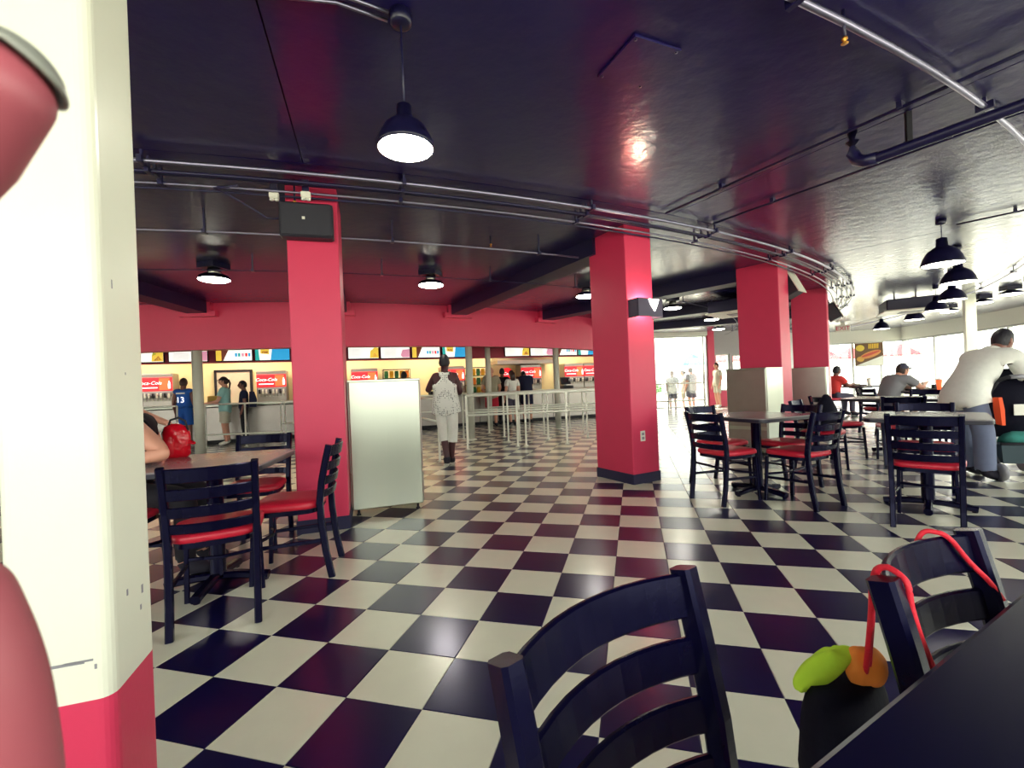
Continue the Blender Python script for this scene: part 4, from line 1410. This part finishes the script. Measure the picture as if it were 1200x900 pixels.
person('person in khaki T-shirt and red shorts at the queue rails, bald', (-2.8, 10.55, 0), AWAY, J, m_skin_light,
       [('shorts', c_redshort, SHORTS, .02, .02), ('shirt', c_khaki, LONGSHIRT, .022, .02), ('shoes', c_shoe, SHOE, .012, 0)], 'buzz', m_skin_light, build=1.15, scale=.96)
person('person with long dark hair in a white top beside the khaki shirt', (-2.25, 10.75, 0), AWAY + .5, STAND, m_skin_light,
       [('skirt', c_dkgrey, SHORTS, .02, .02), ('shirt', c_white, LONGSHIRT, .018, .01), ('shoes', c_shoe, SHOE, .012, 0)], 'long', m_hair_brown, scale=.90)
J = dict(STAND, chest=(0, .08, 1.27), neck=(0, .16, 1.41), head=(0, .27, 1.47), shL=(-.19, .11, 1.36), shR=(.19, .11, 1.36), elL=(-.24, .22, 1.10), wrL=(-.15, .40, 1.0), elR=(.24, .22, 1.10), wrR=(.15, .40, 1.0))
person('person in navy T-shirt and navy shorts leaning on the counter', (-2.02, 11.6, 0), AWAY + .3, J, m_skin_light,
       [('shorts', c_navy, SHORTS, .02, .02), ('shirt', c_navy, LONGSHIRT, .022, .02), ('shoes', c_shoe, SHOE, .012, 0)], 'short', m_hair_black, build=1.12, scale=.98, head_tilt=-.4)
person('person with dark hair standing beyond the khaki shirt', (-2.62, 11.08, 0), AWAY, STAND, m_skin_brown,
       [('trousers', c_black, PANTS, .012, 0), ('shirt', c_black, SHIRT, .016, .01), ('shoes', c_shoe, SHOE, .012, 0)], 'short', m_hair_black, scale=.95)
person('person in teal top at the counter, head above the steel cabinet', (-4.72, 9.05, 0), AWAY, STAND, m_skin_brown,
       [('trousers', c_black, PANTS, .012, 0), ('shirt', c_teal2, SHIRT, .016, .01), ('shoes', c_shoe, SHOE, .012, 0)], 'short', m_hair_black, scale=.93)
bj = person('person in blue sleeveless jersey numbered 13 left of the grey pole', (-9.05, 6.52, 0), AWAY + .15, STAND, m_skin_brown,
       [('shorts', c_blue, SHORTS, .02, .02), ('jersey', c_blue, VEST, .02, .02), ('shoes', c_shoew, SHOE, .012, 0)], 'short', m_hair_brown, scale=.93)
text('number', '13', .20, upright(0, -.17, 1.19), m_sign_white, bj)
b = MB(); b.box((0, -.155, 1.36), (.2, .004, .035)); b.build('name_band', m_white_plastic, bj)
J = dict(STAND, elL=(-.24, .1, 1.12), wrL=(-.2, .36, 1.08), elR=(.24, .1, 1.12), wrR=(.2, .36, 1.08))
person('person in pale teal T-shirt and black visor, turned left', (-8.25, 6.88, 0), LEFT_ + .3, J, m_skin_light,
       [('shorts', c_sand, SHORTS, .02, .02), ('shirt', c_teal, LONGSHIRT, .022, .02), ('shoes', c_shoew, SHOE, .012, 0)], 'tail', m_hair_brown, (False, c_black), scale=.93)
pk = person('person in navy shirt with striped backpack behind the teal shirt', (-7.95, 7.12, 0), LEFT_ + .5, STAND, m_skin_brown,
       [('trousers', c_black, PANTS, .012, 0), ('shirt', c_navy, SHIRT, .02, .01), ('shoes', c_shoe, SHOE, .012, 0)], 'short', m_hair_black, scale=.87)
bp_ = MB(); bp_.loft([[(-.15, -.30, 1.0), (.15, -.30, 1.0), (.15, -.13, 1.0), (-.15, -.13, 1.0)], [(-.16, -.32, 1.2), (.16, -.32, 1.2), (.16, -.13, 1.2), (-.16, -.13, 1.2)], [(-.10, -.26, 1.43), (.10, -.26, 1.43), (.10, -.14, 1.43), (-.10, -.14, 1.43)]])
b_ = single(bp_, 'backpack', c_navy, 'navy backpack with white stripes worn by the navy shirted customer', 'backpack', pk.location, None, pk.rotation_euler.z)
b_.scale = (.87,) * 3
for k in range(4):
    s_ = MB(); s_.box((.04, -.318, 1.05 + .045 * k), (.16, .012, .02), 0); s_.build('stripe', m_white_plastic, b_)

# people beyond the storefront
person('person in pale clothes outside the storefront, left of the three', (2.55, 16.95, -.17), AWAY + 2.6, STAND, m_skin_brown,
       [('shorts', c_dkgrey, SHORTS, .02, .02), ('shirt', c_grey, LONGSHIRT, .02, .02), ('shoes', c_shoew, SHOE, .012, 0)], 'short', m_hair_brown, scale=.93)
person('broad person in slate shirt and dark shorts outside the storefront', (3.25, 17.1, -.17), AWAY + .4, STAND, m_skin_light,
       [('shorts', c_dkgrey, SHORTS, .03, .03), ('shirt', c_grey, LONGSHIRT, .03, .03), ('shoes', c_shoew, SHOE, .012, 0)], 'short', m_hair_brown, build=1.2, scale=.98)
person('person in pale top standing close to the broad one outside', (2.98, 17.3, -.17), AWAY + 1.2, STAND, m_skin_light,
       [('shorts', c_sand, SHORTS, .02, .02), ('shirt', c_sand, LONGSHIRT, .02, .02), ('shoes', c_shoew, SHOE, .012, 0)], 'tail', m_hair_brown, scale=.93)
person('person in sand coloured shirt standing inside by the grey end wall', (4.08, 16.4, 0), AWAY + 1.7, STAND, m_skin_light,
       [('shorts', c_sand, SHORTS, .015, .01), ('shirt', c_sand, LONGSHIRT, .02, .02), ('shoes', c_shoew, SHOE, .012, 0)], 'short', m_hair_brown, scale=.95)

# seated guests
person('seated person in bright red shirt facing right by the windows', (6.08, 11.72, 0), RIGHT_ + .1, SIT, m_skin_brown,
       [('trousers', c_dkgrey, PANTS, .012, 0), ('shirt', c_redshirt, SHIRT, .02, .01), ('shoes', c_shoe, SHOE, .012, 0)], 'short', m_hair_black, scale=.98)
J = dict(SIT, waist=(0, .07, .70), chest=(0, .17, .88), neck=(0, .27, 1.02), head=(0, .36, 1.13), shL=(-.19, .25, .99), shR=(.19, .25, .99), elL=(-.25, .46, .81), wrL=(-.12, .68, .86), elR=(.25, .46, .81), wrR=(.10, .68, .88))
person('seated person in grey T-shirt and cap leaning on elbows, facing right', (5.45, 7.85, 0), RIGHT_ + .05, J, m_skin_light,
       [('shorts', c_dkgrey, SHORTS, .02, .01), ('shirt', c_grey, SHIRT, .022, .01), ('shoes', c_shoe, SHOE, .012, 0)], 'short', m_hair_brown, (True, c_dkgrey), build=1.1)
J = dict(SIT, elR=(.25, .2, .80), wrR=(.15, .42, .83))
person('seated person at the right picture edge, only part of the head showing', (7.18, 7.2, 0), LEFT_ + .3, SIT, m_skin_light,
       [('trousers', c_dkgrey, PANTS, .012, 0), ('shirt', c_sand, SHIRT, .02, .01), ('shoes', c_shoe, SHOE, .012, 0)], 'short', m_hair_brown, scale=.97)
# bending man at the right
J = dict(STAND, pel=(0, -.05, .88), waist=(0, .04, 1.02), chest=(0, .21, 1.19), neck=(0, .37, 1.33), head=(0, .47, 1.44), shL=(-.20, .31, 1.27), shR=(.20, .31, 1.27), elL=(-.25, .47, 1.02), wrL=(-.18, .68, .92), elR=(.25, .45, 1.02), wrR=(.18, .64, .90),
         hipL=(-.1, -.05, .86), knL=(-.13, .10, .48), anL=(-.13, .16, .09), toL=(-.15, .33, .035), hipR=(.1, -.05, .86), knR=(.13, .02, .48), anR=(.13, .02, .09), toR=(.15, .19, .035))
bd = person('tall person in loose white shirt bending over the black stroller', (4.41, 3.94, 0), RIGHT_ + .12, J, m_skin_brown,
       [('trousers', c_jean, PANTS, .022, .02), ('shirt', c_white, {**LONGSHIRT, ('chest', 'neck'): (0, 1), ('sh', 'el'): (0, .85), ('hip', 'kn'): (0, .22)}, .036, .03), ('shoes', c_shoe, SHOE, .016, 0)], 'short', m_hair_black, build=.97, scale=.98, sub=3, head_tilt=-.15)
# two guests at the left table
J = dict(SIT, waist=(0, .02, .70), chest=(0, .06, .89), neck=(0, .04, 1.06), head=(-.03, -.02, 1.20), shL=(-.19, .03, 1.01), shR=(.19, .16, 1.0), elR=(.36, .43, .825), wrR=(.40, .20, .81), elL=(-.26, .08, .82), wrL=(-.06, .16, .85))
dL = Vector((.89, .45, 0))
person('seated person in dark sleeveless top, bare elbow on the left table', (-2.14, 0.40, 0), math.atan2(-dL.x, dL.y), J, m_skin_light,
       [('trousers', c_black, PANTS, .012, 0), ('top', c_black, VEST, .016, .01), ('shoes', c_shoe, SHOE, .012, 0)], 'short', m_hair_brown, build=1.1)
J = dict(SIT, chest=(0, .1, .92), neck=(0, .15, 1.08), head=(0, .2, 1.22), shL=(-.19, .14, 1.03), shR=(.19, .14, 1.03), elL=(-.3, .22, .80), wrL=(-.16, .44, .82), elR=(.22, .36, .83), wrR=(.1, .55, .84))
c_greyt = cloth('blue_grey_cotton', '#5d6072')
J = dict(STAND, chest=(0, .08, 1.27), neck=(0, .13, 1.42), head=(0, .2, 1.55), shL=(-.19, .10, 1.37), shR=(.19, .10, 1.37), elR=(.24, .14, 1.13), wrR=(.20, .34, 1.0), elL=(-.25, .2, 1.13), wrL=(-.2, .44, 1.02))
person('standing person in blue grey shirt reaching to a red bag, mostly behind the white post', (-3.16, 0.92, 0), RIGHT_ + .25, J, m_skin_light,
       [('trousers', c_black, PANTS, .012, 0), ('shirt', c_greyt, LONGSHIRT, .02, .01), ('shoes', c_shoe, SHOE, .012, 0)], 'short', m_hair_brown, scale=.93)

# ------------------------------------------------------------------ loose things
# shiny red bag on the left table
rb = thing('red_bag', 'shiny red vinyl bag with black handle on the left table', 'bag', (-1.83, 0.53, 0.767), math.radians(20))
rb.scale = (.72, .72, .95)
mb = MB(); mb.smooth = True
rgs = []
for z, r, ox in ((0, .075, 0), (.02, .095, 0), (.10, .10, .005), (.17, .105, .0), (.215, .08, -.01), (.235, .03, -.01)):
    rgs.append([(ox + r * 1.1 * math.cos(2 * PI * i / 18) * (1 + .06 * math.sin(5 * 2 * PI * i / 18 + z * 20)), r * .8 * math.sin(2 * PI * i / 18) * (1 + .07 * math.cos(4 * 2 * PI * i / 18 + z * 30)), z) for i in range(18)])
mb.loft(rgs); mb.build('body', m_red_shiny, rb)
MB().tube([(-.08, 0, .20), (-.05, 0, .26), (.02, 0, .275), (.08, 0, .25), (.10, 0, .18)], .008, 8).build('handle', m_black, rb)
mb = MB(); mb.loft([[(.09, -.03, .10), (.15, -.02, .085), (.15, .02, .085), (.09, .03, .10)], [(.09, -.03, .12), (.15, -.02, .10), (.15, .02, .10), (.09, .03, .12)]]); mb.build('flap', m_red_shiny, rb)
# black bag with lime and orange cloths hung by a red cord on the second near chair
cb = fgc2.location
def on_chair(x, y, z):
    """point in the second near chair's own frame"""
    return fgc2.matrix_basis @ Vector((x, y, z))
bpt = on_chair(.082, -.385, .30)
bg_ = thing('drawstring_bag', 'black drawstring bag hanging by red cord behind the near right chair', 'bag', bpt, fgc2.rotation_euler.z)
mb = MB(); mb.smooth = True
rgs = []
for z, r in ((0, .06), (.03, .105), (.14, .118), (.22, .108), (.275, .085)):
    rgs.append([(r * 1.1 * math.cos(2 * PI * i / 20) * (1 + .05 * math.sin(6 * PI * i / 10)), r * .5 * math.sin(2 * PI * i / 20), z) for i in range(20)])
mb.loft(rgs); mb.build('body', m_bag, bg_)
def crumple(pts, zs, seed):
    rnd = random.Random(seed)
    g = MB(); g.smooth = True
    rings = []
    for z, f, ox, oy in zs:
        rings.append([(ox + x * f * (1 + rnd.uniform(-.16, .16)), oy + y * f * (1 + rnd.uniform(-.2, .2)), z + rnd.uniform(-.008, .008)) for x, y in pts])
    g.loft(rings)
    return g
ov = [(math.cos(2 * PI * i / 16), math.sin(2 * PI * i / 16)) for i in range(16)]
g = crumple([(x * .055, y * .022) for x, y in ov], ((-.012, .35, -.05, 0), (.006, .9, -.02, 0), (.022, 1.15, .0, 0), (.036, .95, .012, .0), (.046, .55, .02, 0), (.050, .25, .02, 0)), 3)
lc = single(g, 'lime_cloth', m_lime, 'lime green cloth bunched on top of the black drawstring bag', 'cloth', on_chair(.118, -.395, .580), None, YAW)
lc.rotation_euler = (0, -.3, YAW)
md = lc.modifiers.new('sub', 'SUBSURF'); md.levels = md.render_levels = 2
g = crumple([(x * .038, y * .022) for x, y in ov], ((-.015, .6, 0, 0), (.008, 1.05, 0, 0), (.03, 1.0, .0, 0), (.048, .8, -.005, 0), (.062, .4, -.01, 0)), 5)
oc = single(g, 'orange_cloth', m_orange, 'orange cloth beside the lime one in the black drawstring bag', 'cloth', on_chair(.066, -.352, .582), None, YAW)
md = oc.modifiers.new('sub', 'SUBSURF'); md.levels = md.render_levels = 2
def smooth_path(ps, n=6):
    ps = [Vector(q) for q in ps]
    out = []
    for k in range(len(ps) - 1):
        p0, p1, p2, p3 = ps[max(0, k - 1)], ps[k], ps[k + 1], ps[min(len(ps) - 1, k + 2)]
        for j in range(n):
            t = j / n
            out.append(0.5 * (2 * p1 + (p2 - p0) * t + (2 * p0 - 5 * p1 + 4 * p2 - p3) * t * t + (3 * p1 - p0 - 3 * p2 + p3) * t ** 3))
    out.append(ps[-1])
    return out
off = Vector(bpt)
cordt = thing('red_lanyard', 'thick red cord looped over the back of the near right chair', 'cord', off)
for path in (((.078, -.352, .585), (.105, -.335, .65), (.130, -.318, .73), (.152, -.305, .79), (.164, -.292, .828), (.170, -.274, .838), (.178, -.250, .826), (.176, -.246, .79), (.168, -.238, .74), (.158, -.226, .69), (.150, -.216, .65)),
             ((.070, -.350, .582), (.092, -.337, .65), (.117, -.322, .72), (.142, -.310, .785), (.158, -.296, .826), (.166, -.276, .838)),
             ((-.075, -.345, .60), (-.085, -.342, .68), (-.100, -.336, .76), (-.113, -.322, .822), (-.122, -.300, .830), (-.132, -.282, .818), (-.155, -.262, .775), (-.178, -.240, .737), (-.190, -.226, .705))):
    rc = MB()
    rc.tube(smooth_path([on_chair(*q) for q in path]), .0048, 8)
    rc.build('cord', m_cord, cordt, off)
# dark bag on the chair behind the table for four
g = crumple([(x * .15, y * .10) for x, y in ov], ((0, .8, 0, 0), (.05, 1.05, 0, 0), (.22, .9, 0, 0), (.34, .5, .02, 0), (.40, .2, .02, 0)), 8)
single(g, 'shoulder_bag', m_bag, 'dark bag standing on the chair seat behind the table for four', 'bag', (3.25, 4.28, .487), None, .5)

# stroller
st = thing('stroller', 'black stroller with white tag and stuffed basket at the right edge', 'stroller', (4.84, 4.02, 0), YAW - .25)
mb = MB(); mb.smooth = True
mb.loft([[(-.22, .0, .42), (.26, .0, .42), (.26, .06, .42), (-.22, .06, .42)], [(-.24, -.06, .60), (.28, -.06, .60), (.28, .02, .60), (-.24, .02, .60)], [(-.24, -.10, .85), (.28, -.10, .85), (.28, -.02, .85), (-.24, -.02, .85)], [(-.20, -.09, 1.02), (.25, -.09, 1.02), (.25, .0, 1.02), (-.20, .0, 1.02)]])
mb.build('seat_back', m_bag, st)
mb = MB(); mb.smooth = True
rr = []
for k in range(7):
    a = math.radians(100 - k * 26)
    rr.append([(x, .12 + .30 * math.cos(math.radians(180) - a) * -1 * .6 - .05, .92 + .20 * math.sin(a)) for x in (-.25, -.1, .1, .29)])
vs = [p_ for r_ in rr for p_ in r_]
mb.add(vs, [(k * 4 + i, k * 4 + i + 1, (k + 1) * 4 + i + 1, (k + 1) * 4 + i) for k in range(6) for i in range(3)])
hood = mb.build('hood', m_bag, st)
md = hood.modifiers.new('thick', 'SOLIDIFY'); md.thickness = .015
for sx in (-.25, .29):
    MB().tube([(sx, -.22, 1.0), (sx, -.12, .9), (sx, .05, .55), (sx, .30, .16)], .014, 8).build('frame_tube', m_black, st)
    MB().tube([(sx, -.20, .14), (sx, .0, .45), (sx, .1, .62)], .014, 8).build('frame_tube', m_black, st)
MB().tube([(-.25, -.22, 1.0), (-.2, -.25, 1.03), (.02, -.26, 1.04), (.24, -.25, 1.03), (.29, -.22, 1.0)], .018, 8).build('handlebar', m_black, st)
for x in (-.12, .16):
    MB().tube([(x - .06, -.256, 1.036), (x + .06, -.256, 1.036)], .021, 8).build('grip', m_grey_plastic, st)
MB().box((-.02, -.115, .70), (.10, .008, .11)).build('tag', m_white_plastic, st)
mb = MB(); mb.loft([[(-.20, -.16, .17), (.24, -.16, .17), (.24, .22, .17), (-.20, .22, .17)], [(-.23, -.19, .36), (.27, -.19, .36), (.27, .24, .36), (-.23, .24, .36)]]); mb.build('basket', mat('mesh_basket', '#3a4a52', .7), st)
MB().tube([(-.24, -.2, .37), (.02, -.2, .37), (.28, -.2, .37)], .014, 8).build('basket_rim', m_black, st)
for sx in (-.25, .29):
    for y in (-.2, .32):
        w_ = MB(); w_.lathe([(.05, -.022), (.085, -.02), (.09, 0), (.085, .02), (.05, .022)], (sx, y, .09), 18, Matrix.Rotation(PI / 2, 4, 'Y')); w_.build('wheel', m_grey_plastic, st)
g = crumple([(x * .17, y * .13) for x, y in ov], ((0, .9, 0, 0), (.05, 1.0, 0, 0), (.09, .8, .01, 0), (.11, .3, 0, 0)), 11)
single(g, 'folded_blanket', mat('teal_blanket', '#3f8f86', .9, var=.3), 'teal blanket stuffed in the stroller basket', 'blanket', (4.86, 4.02, .362), None, .3)
g = MB(); g.loft([[(-.02, -.02, .58), (.03, -.02, .57), (.03, .02, .57), (-.02, .02, .58)], [(-.035, -.025, .72), (.025, -.025, .72), (.025, .025, .72), (-.035, .025, .72)], [(-.04, -.02, .84), (.01, -.02, .84), (.01, .02, .84), (-.04, .02, .84)]])
single(g, 'orange_towel', mat('orange_towel', '#ee5326', .85), 'orange cloth hanging from the bending person\'s pocket', 'cloth', (4.53, 3.70, 0), None, RIGHT_ + .12)

# things on the back tables
def tray(label, loc, rz):
    t = thing('food_tray', label, 'tray', loc, rz, 'trays on the back tables')
    MB().cbox((0, 0, .008), (.40, .30, .016), .006).build('base', m_black, t)
    for s in (-1, 1):
        MB().cbox((s * .195, 0, .018), (.012, .30, .02), .003).build('rim', m_black, t)
    b = MB(); b.cbox((.05, .02, .035), (.16, .12, .04), .01); b.build('food_box', m_white_plastic, t)
tray('food tray under the hands of the man in the cap', (6.05, 7.95, .767), .3)
tray('food tray before the man in the red shirt', (6.65, 11.95, .767), .3)
def cup(label, loc, m, h=.17):
    t = thing('drink_cup', label, 'cup', loc, 0, 'cups on the back tables')
    MB().lathe([(.03, 0), (.042, h)], (0, 0, 0), 14).build('body', m, t)
    MB().lathe([(.045, h), (.045, h + .012), (.03, h + .02)], (0, 0, 0), 14).build('lid', m_white_plastic, t)
    MB().tube([(0, 0, h + .02), (.01, 0, h + .09)], .004, 6).build('straw', m_red, t)
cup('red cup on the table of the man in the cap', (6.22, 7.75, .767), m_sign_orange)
cup('white cup before the man in red', (6.9, 11.8, .767), m_white_plastic)
cup('red cup on the cluttered table by the man in red', (7.02, 12.05, .767), m_redcup if False else m_red)
b = MB(); b.cbox((0, 0, .045), (.11, .06, .09), .008)
cmb = single(b, 'camera_bag', m_black, 'small black camera bag on the table by the man in the cap', 'bag', (6.28, 7.98, .767), None, .4)
b = MB(); b.cbox((0, 0, .07), (.16, .12, .14), .006)
single(b, 'napkin_holder', m_steel_dark, 'steel napkin holder on the table behind the cap wearer', 'holder', (5.86, 8.05, .767), None, .2)

# poster in the far window
ps = thing('food_poster', 'food poster hanging in the far window', 'poster', (10.62, 20.42, 1.33), math.radians(-7.5))
MB().cbox((0, 0, .48), (.98, .02, .96), .004).build('board', mat('poster_ground', '#6b4a2e', .5), ps)
def pp(nm, pts, m, y=-.0135):
    b = MB(); b.loft([[(x, y, z) for x, z in pts], [(x, y - .004, z) for x, z in pts]]); b.build(nm, m, ps)
pp('print_block', [(-.48, .02), (.48, .42), (.48, .02)], m_white_plastic)
el = lambda cx, cz, a, b_, rot=0: [(cx + a * math.cos(2 * PI * i / 18) * math.cos(rot) - b_ * math.sin(2 * PI * i / 18) * math.sin(rot), cz + a * math.cos(2 * PI * i / 18) * math.sin(rot) + b_ * math.sin(2 * PI * i / 18) * math.cos(rot)) for i in range(18)]
pp('food_print', el(.05, .48, .38, .13, .35), mat('poster_bun', '#d98e4a', .5), -.018)
pp('food_print', el(.05, .50, .34, .05, .35), mat('poster_filling', '#c9503c', .5), -.0225)
pp('food_print', el(-.30, .76, .15, .13), mat('poster_yellow', '#e6c84c', .5), -.018)
for k in range(6):
    pp('food_print', [(-.02 + .06 * k, .72), (.02 + .06 * k, .72), (.03 + .06 * k, .92), (-.01 + .06 * k, .92)], mat('poster_fries', '#efc23f', .5), -.018)
pp('food_print', el(-.3, .3, .13, .11), mat('poster_cup', '#d9a54a', .5), -.018)

# outside: market parasols, bush
def parasol(label, loc, m, r=1.05):
    t = thing('market_parasol', label, 'parasol', loc, random.random(), 'parasols outside')
    MB().lathe([(.03, 0), (.03, 2.9)], (0, 0, 0), 10).build('pole', m_alu, t)
    mb = MB(); mb.lathe([(r, 2.15), (r * .98, 2.22), (r * .5, 2.6), (.05, 2.9)], (0, 0, 0), 8, None, True, False); mb.build('canopy', m, t)
    MB().lathe([(.3, 0), (.3, .08), (.05, .12)], (0, 0, 0), 16).build('base', m_grey_plastic, t)
m_par_r = mat('red_canopy', '#d8303c', .7); m_par_t = mat('teal_canopy', '#3f9a8c', .7)
for lab, loc, m in (('red parasol beyond the far window, right of the poster', (17.4, 32.2, -.17), m_par_r), ('red parasol outside, second beyond the far window', (15.2, 33.5, -.17), m_par_r), ('red parasol outside above the man in red', (13.4, 33.0, -.17), m_par_r), ('teal parasol outside, left of the red ones', (11.6, 33.8, -.17), m_par_t), ('teal parasol beyond the storefront', (4.9, 30.5, -.17), m_par_t), ('red parasol beyond the storefront doorway', (6.3, 27.5, -.17), m_par_r)):
    parasol(lab, loc, m)
def bush(label, loc, r):
    rnd = random.Random(int(loc[0] * 10))
    t = thing('green_bush', label, 'bush', loc, 0, 'bushes outside')
    MB().tube([(0, 0, 0), (0, 0, r)], .05, 6).build('stem', mat('bark', '#5b4a3a', .9), t)
    mb = MB()
    for k in range(700):
        a, b2 = rnd.uniform(0, 2 * PI), rnd.uniform(-.5, 1.4)
        q = r * rnd.uniform(.6, 1.0)
        c = Vector((q * math.cos(a) * math.cos(b2), q * math.sin(a) * math.cos(b2), r * .9 + q * .8 * math.sin(b2)))
        A = Matrix.Translation(c) @ Matrix.Rotation(rnd.uniform(0, 6), 4, 'Z') @ Matrix.Rotation(rnd.uniform(-1, 1), 4, 'X')
        mb.add([(-.05, 0, 0), (0, -.09, .01), (.05, 0, 0), (0, .09, .02)], [(0, 1, 2, 3)], A)
    o = mb.build('foliage', mat('leaf', '#6fa06a', .7), t)
    o['kind'] = 'stuff'
bush('pale green bush beyond the storefront rail', (1.9, 24.0, -.17), .8)
bush('pale green bush outside, left behind the lit column', (0.2, 25.5, -.17), .9)

# ------------------------------------------------------------------ the photographer's hand, close to the lens
HB = Vector((0.9384, -1.7783, 1.1103))
hj = {'arm': (-0.134, -0.0013, -0.1574), 'wrist': (-0.0488, 0.0006, -0.0626), 'palm': (0.0, 0.0, 0.0), 'palm_top': (0.0179, 0.0006, 0.043), 'i1': (0.0344, 0.0018, 0.0558), 'i2': (0.0461, 0.0034, 0.0649),
      't1': (0.0271, 0.0083, -0.0456), 't2': (0.0538, 0.0133, -0.0286), 't3': (0.0538, 0.0112, 0.0026), 't4': (0.0507, 0.0093, 0.0225), 'm1': (0.0126, 0.0002, 0.0597), 'm2': (0.0109, 0.0038, 0.0776), 'm3': (0.0156, 0.0092, 0.094), 'r1': (-0.0041, -0.0001, 0.0563), 'r2': (-0.0145, 0.0033, 0.0742), 'r3': (-0.0148, 0.0084, 0.0904), 'l1': (-0.0203, -0.0003, 0.0464), 'l2': (-0.0384, 0.0021, 0.0614), 'l3': (-0.0423, 0.0062, 0.076)}
hr = dict(arm=.034, wrist=.024, palm=.028, palm_top=.022, i1=.0095, i2=.0085, t1=.015, t2=.0115, t3=.0108, t4=.0085, m1=.009, m2=.0085, m3=.007, r1=.009, r2=.0082, r3=.0068, l1=.008, l2=.0072, l3=.006)
hn = list(hj)
he = [(hn.index(a), hn.index(b)) for a, b in (('arm', 'wrist'), ('wrist', 'palm'), ('palm', 'palm_top'), ('palm_top', 'i1'), ('i1', 'i2'), ('palm', 't1'), ('t1', 't2'), ('t2', 't3'), ('t3', 't4'), ('palm_top', 'm1'), ('m1', 'm2'), ('m2', 'm3'), ('palm_top', 'r1'), ('r1', 'r2'), ('r2', 'r3'), ('palm_top', 'l1'), ('l1', 'l2'), ('l2', 'l3'))]
vs, fs = skin_mesh([hj[k] for k in hn], he, [hr[k] for k in hn], {hn.index('palm')}, 3)
mb = MB(); mb.smooth = True
mb.add(vs, fs, None, True)
ip = [Vector(q) for q in ((0.0461, 0.0034, 0.0649), (0.056, 0.0055, 0.0771), (0.0652, 0.0069, 0.0863), (0.0722, 0.0083, 0.0936))]
dq = (ip[3] - ip[2]).normalized()
sd_ = dq.cross(Vector((0, 1, 0))).normalized()
ud_ = sd_.cross(dq)
fr = []
def fring(c, r):
    fr.append([tuple(c + (sd_ * math.cos(2 * PI * i / 24) + ud_ * math.sin(2 * PI * i / 24)) * r) for i in range(24)])
for c, r in zip(ip, (.0078, .0075, .0078, .0070)):
    fring(c, r)
    if c == ip[1]: fring((ip[1] + ip[2]) / 2, .0073)
for k in range(1, 8):
    a_ = PI / 2 * k / 7.2
    fring(ip[3] + dq * .0066 * math.sin(a_), .0070 * math.cos(a_))
mb.loft(fr, True, None, smooth=True)
hand = mb.build('hand', m_skin_pink)
hand.location = HB
tag(hand, 'blurred hand of the photographer at the left edge, grey polished fingertip near the top', 'hand', None, 'thing')
nc = ip[3] + dq * .0008
na = Vector((.25, .43, .79)).normalized()
e1 = na.cross(Vector((0, 0, 1))).normalized()
e2 = na.cross(e1).normalized()
nm_ = MB(); nm_.smooth = True
rings = []
for k in range(9):
    th = 1.05 * k / 8
    rings.append([tuple(nc + (na * math.cos(th) + (e1 * math.cos(2 * PI * i / 24) + e2 * math.sin(2 * PI * i / 24)) * math.sin(th)) * .0078) for i in range(24)])
nm_.loft(rings, False)
bm_n = nm_.build('nail', m_nail, hand)
md = bm_n.modifiers.new('thick', 'SOLIDIFY'); md.thickness = .0005
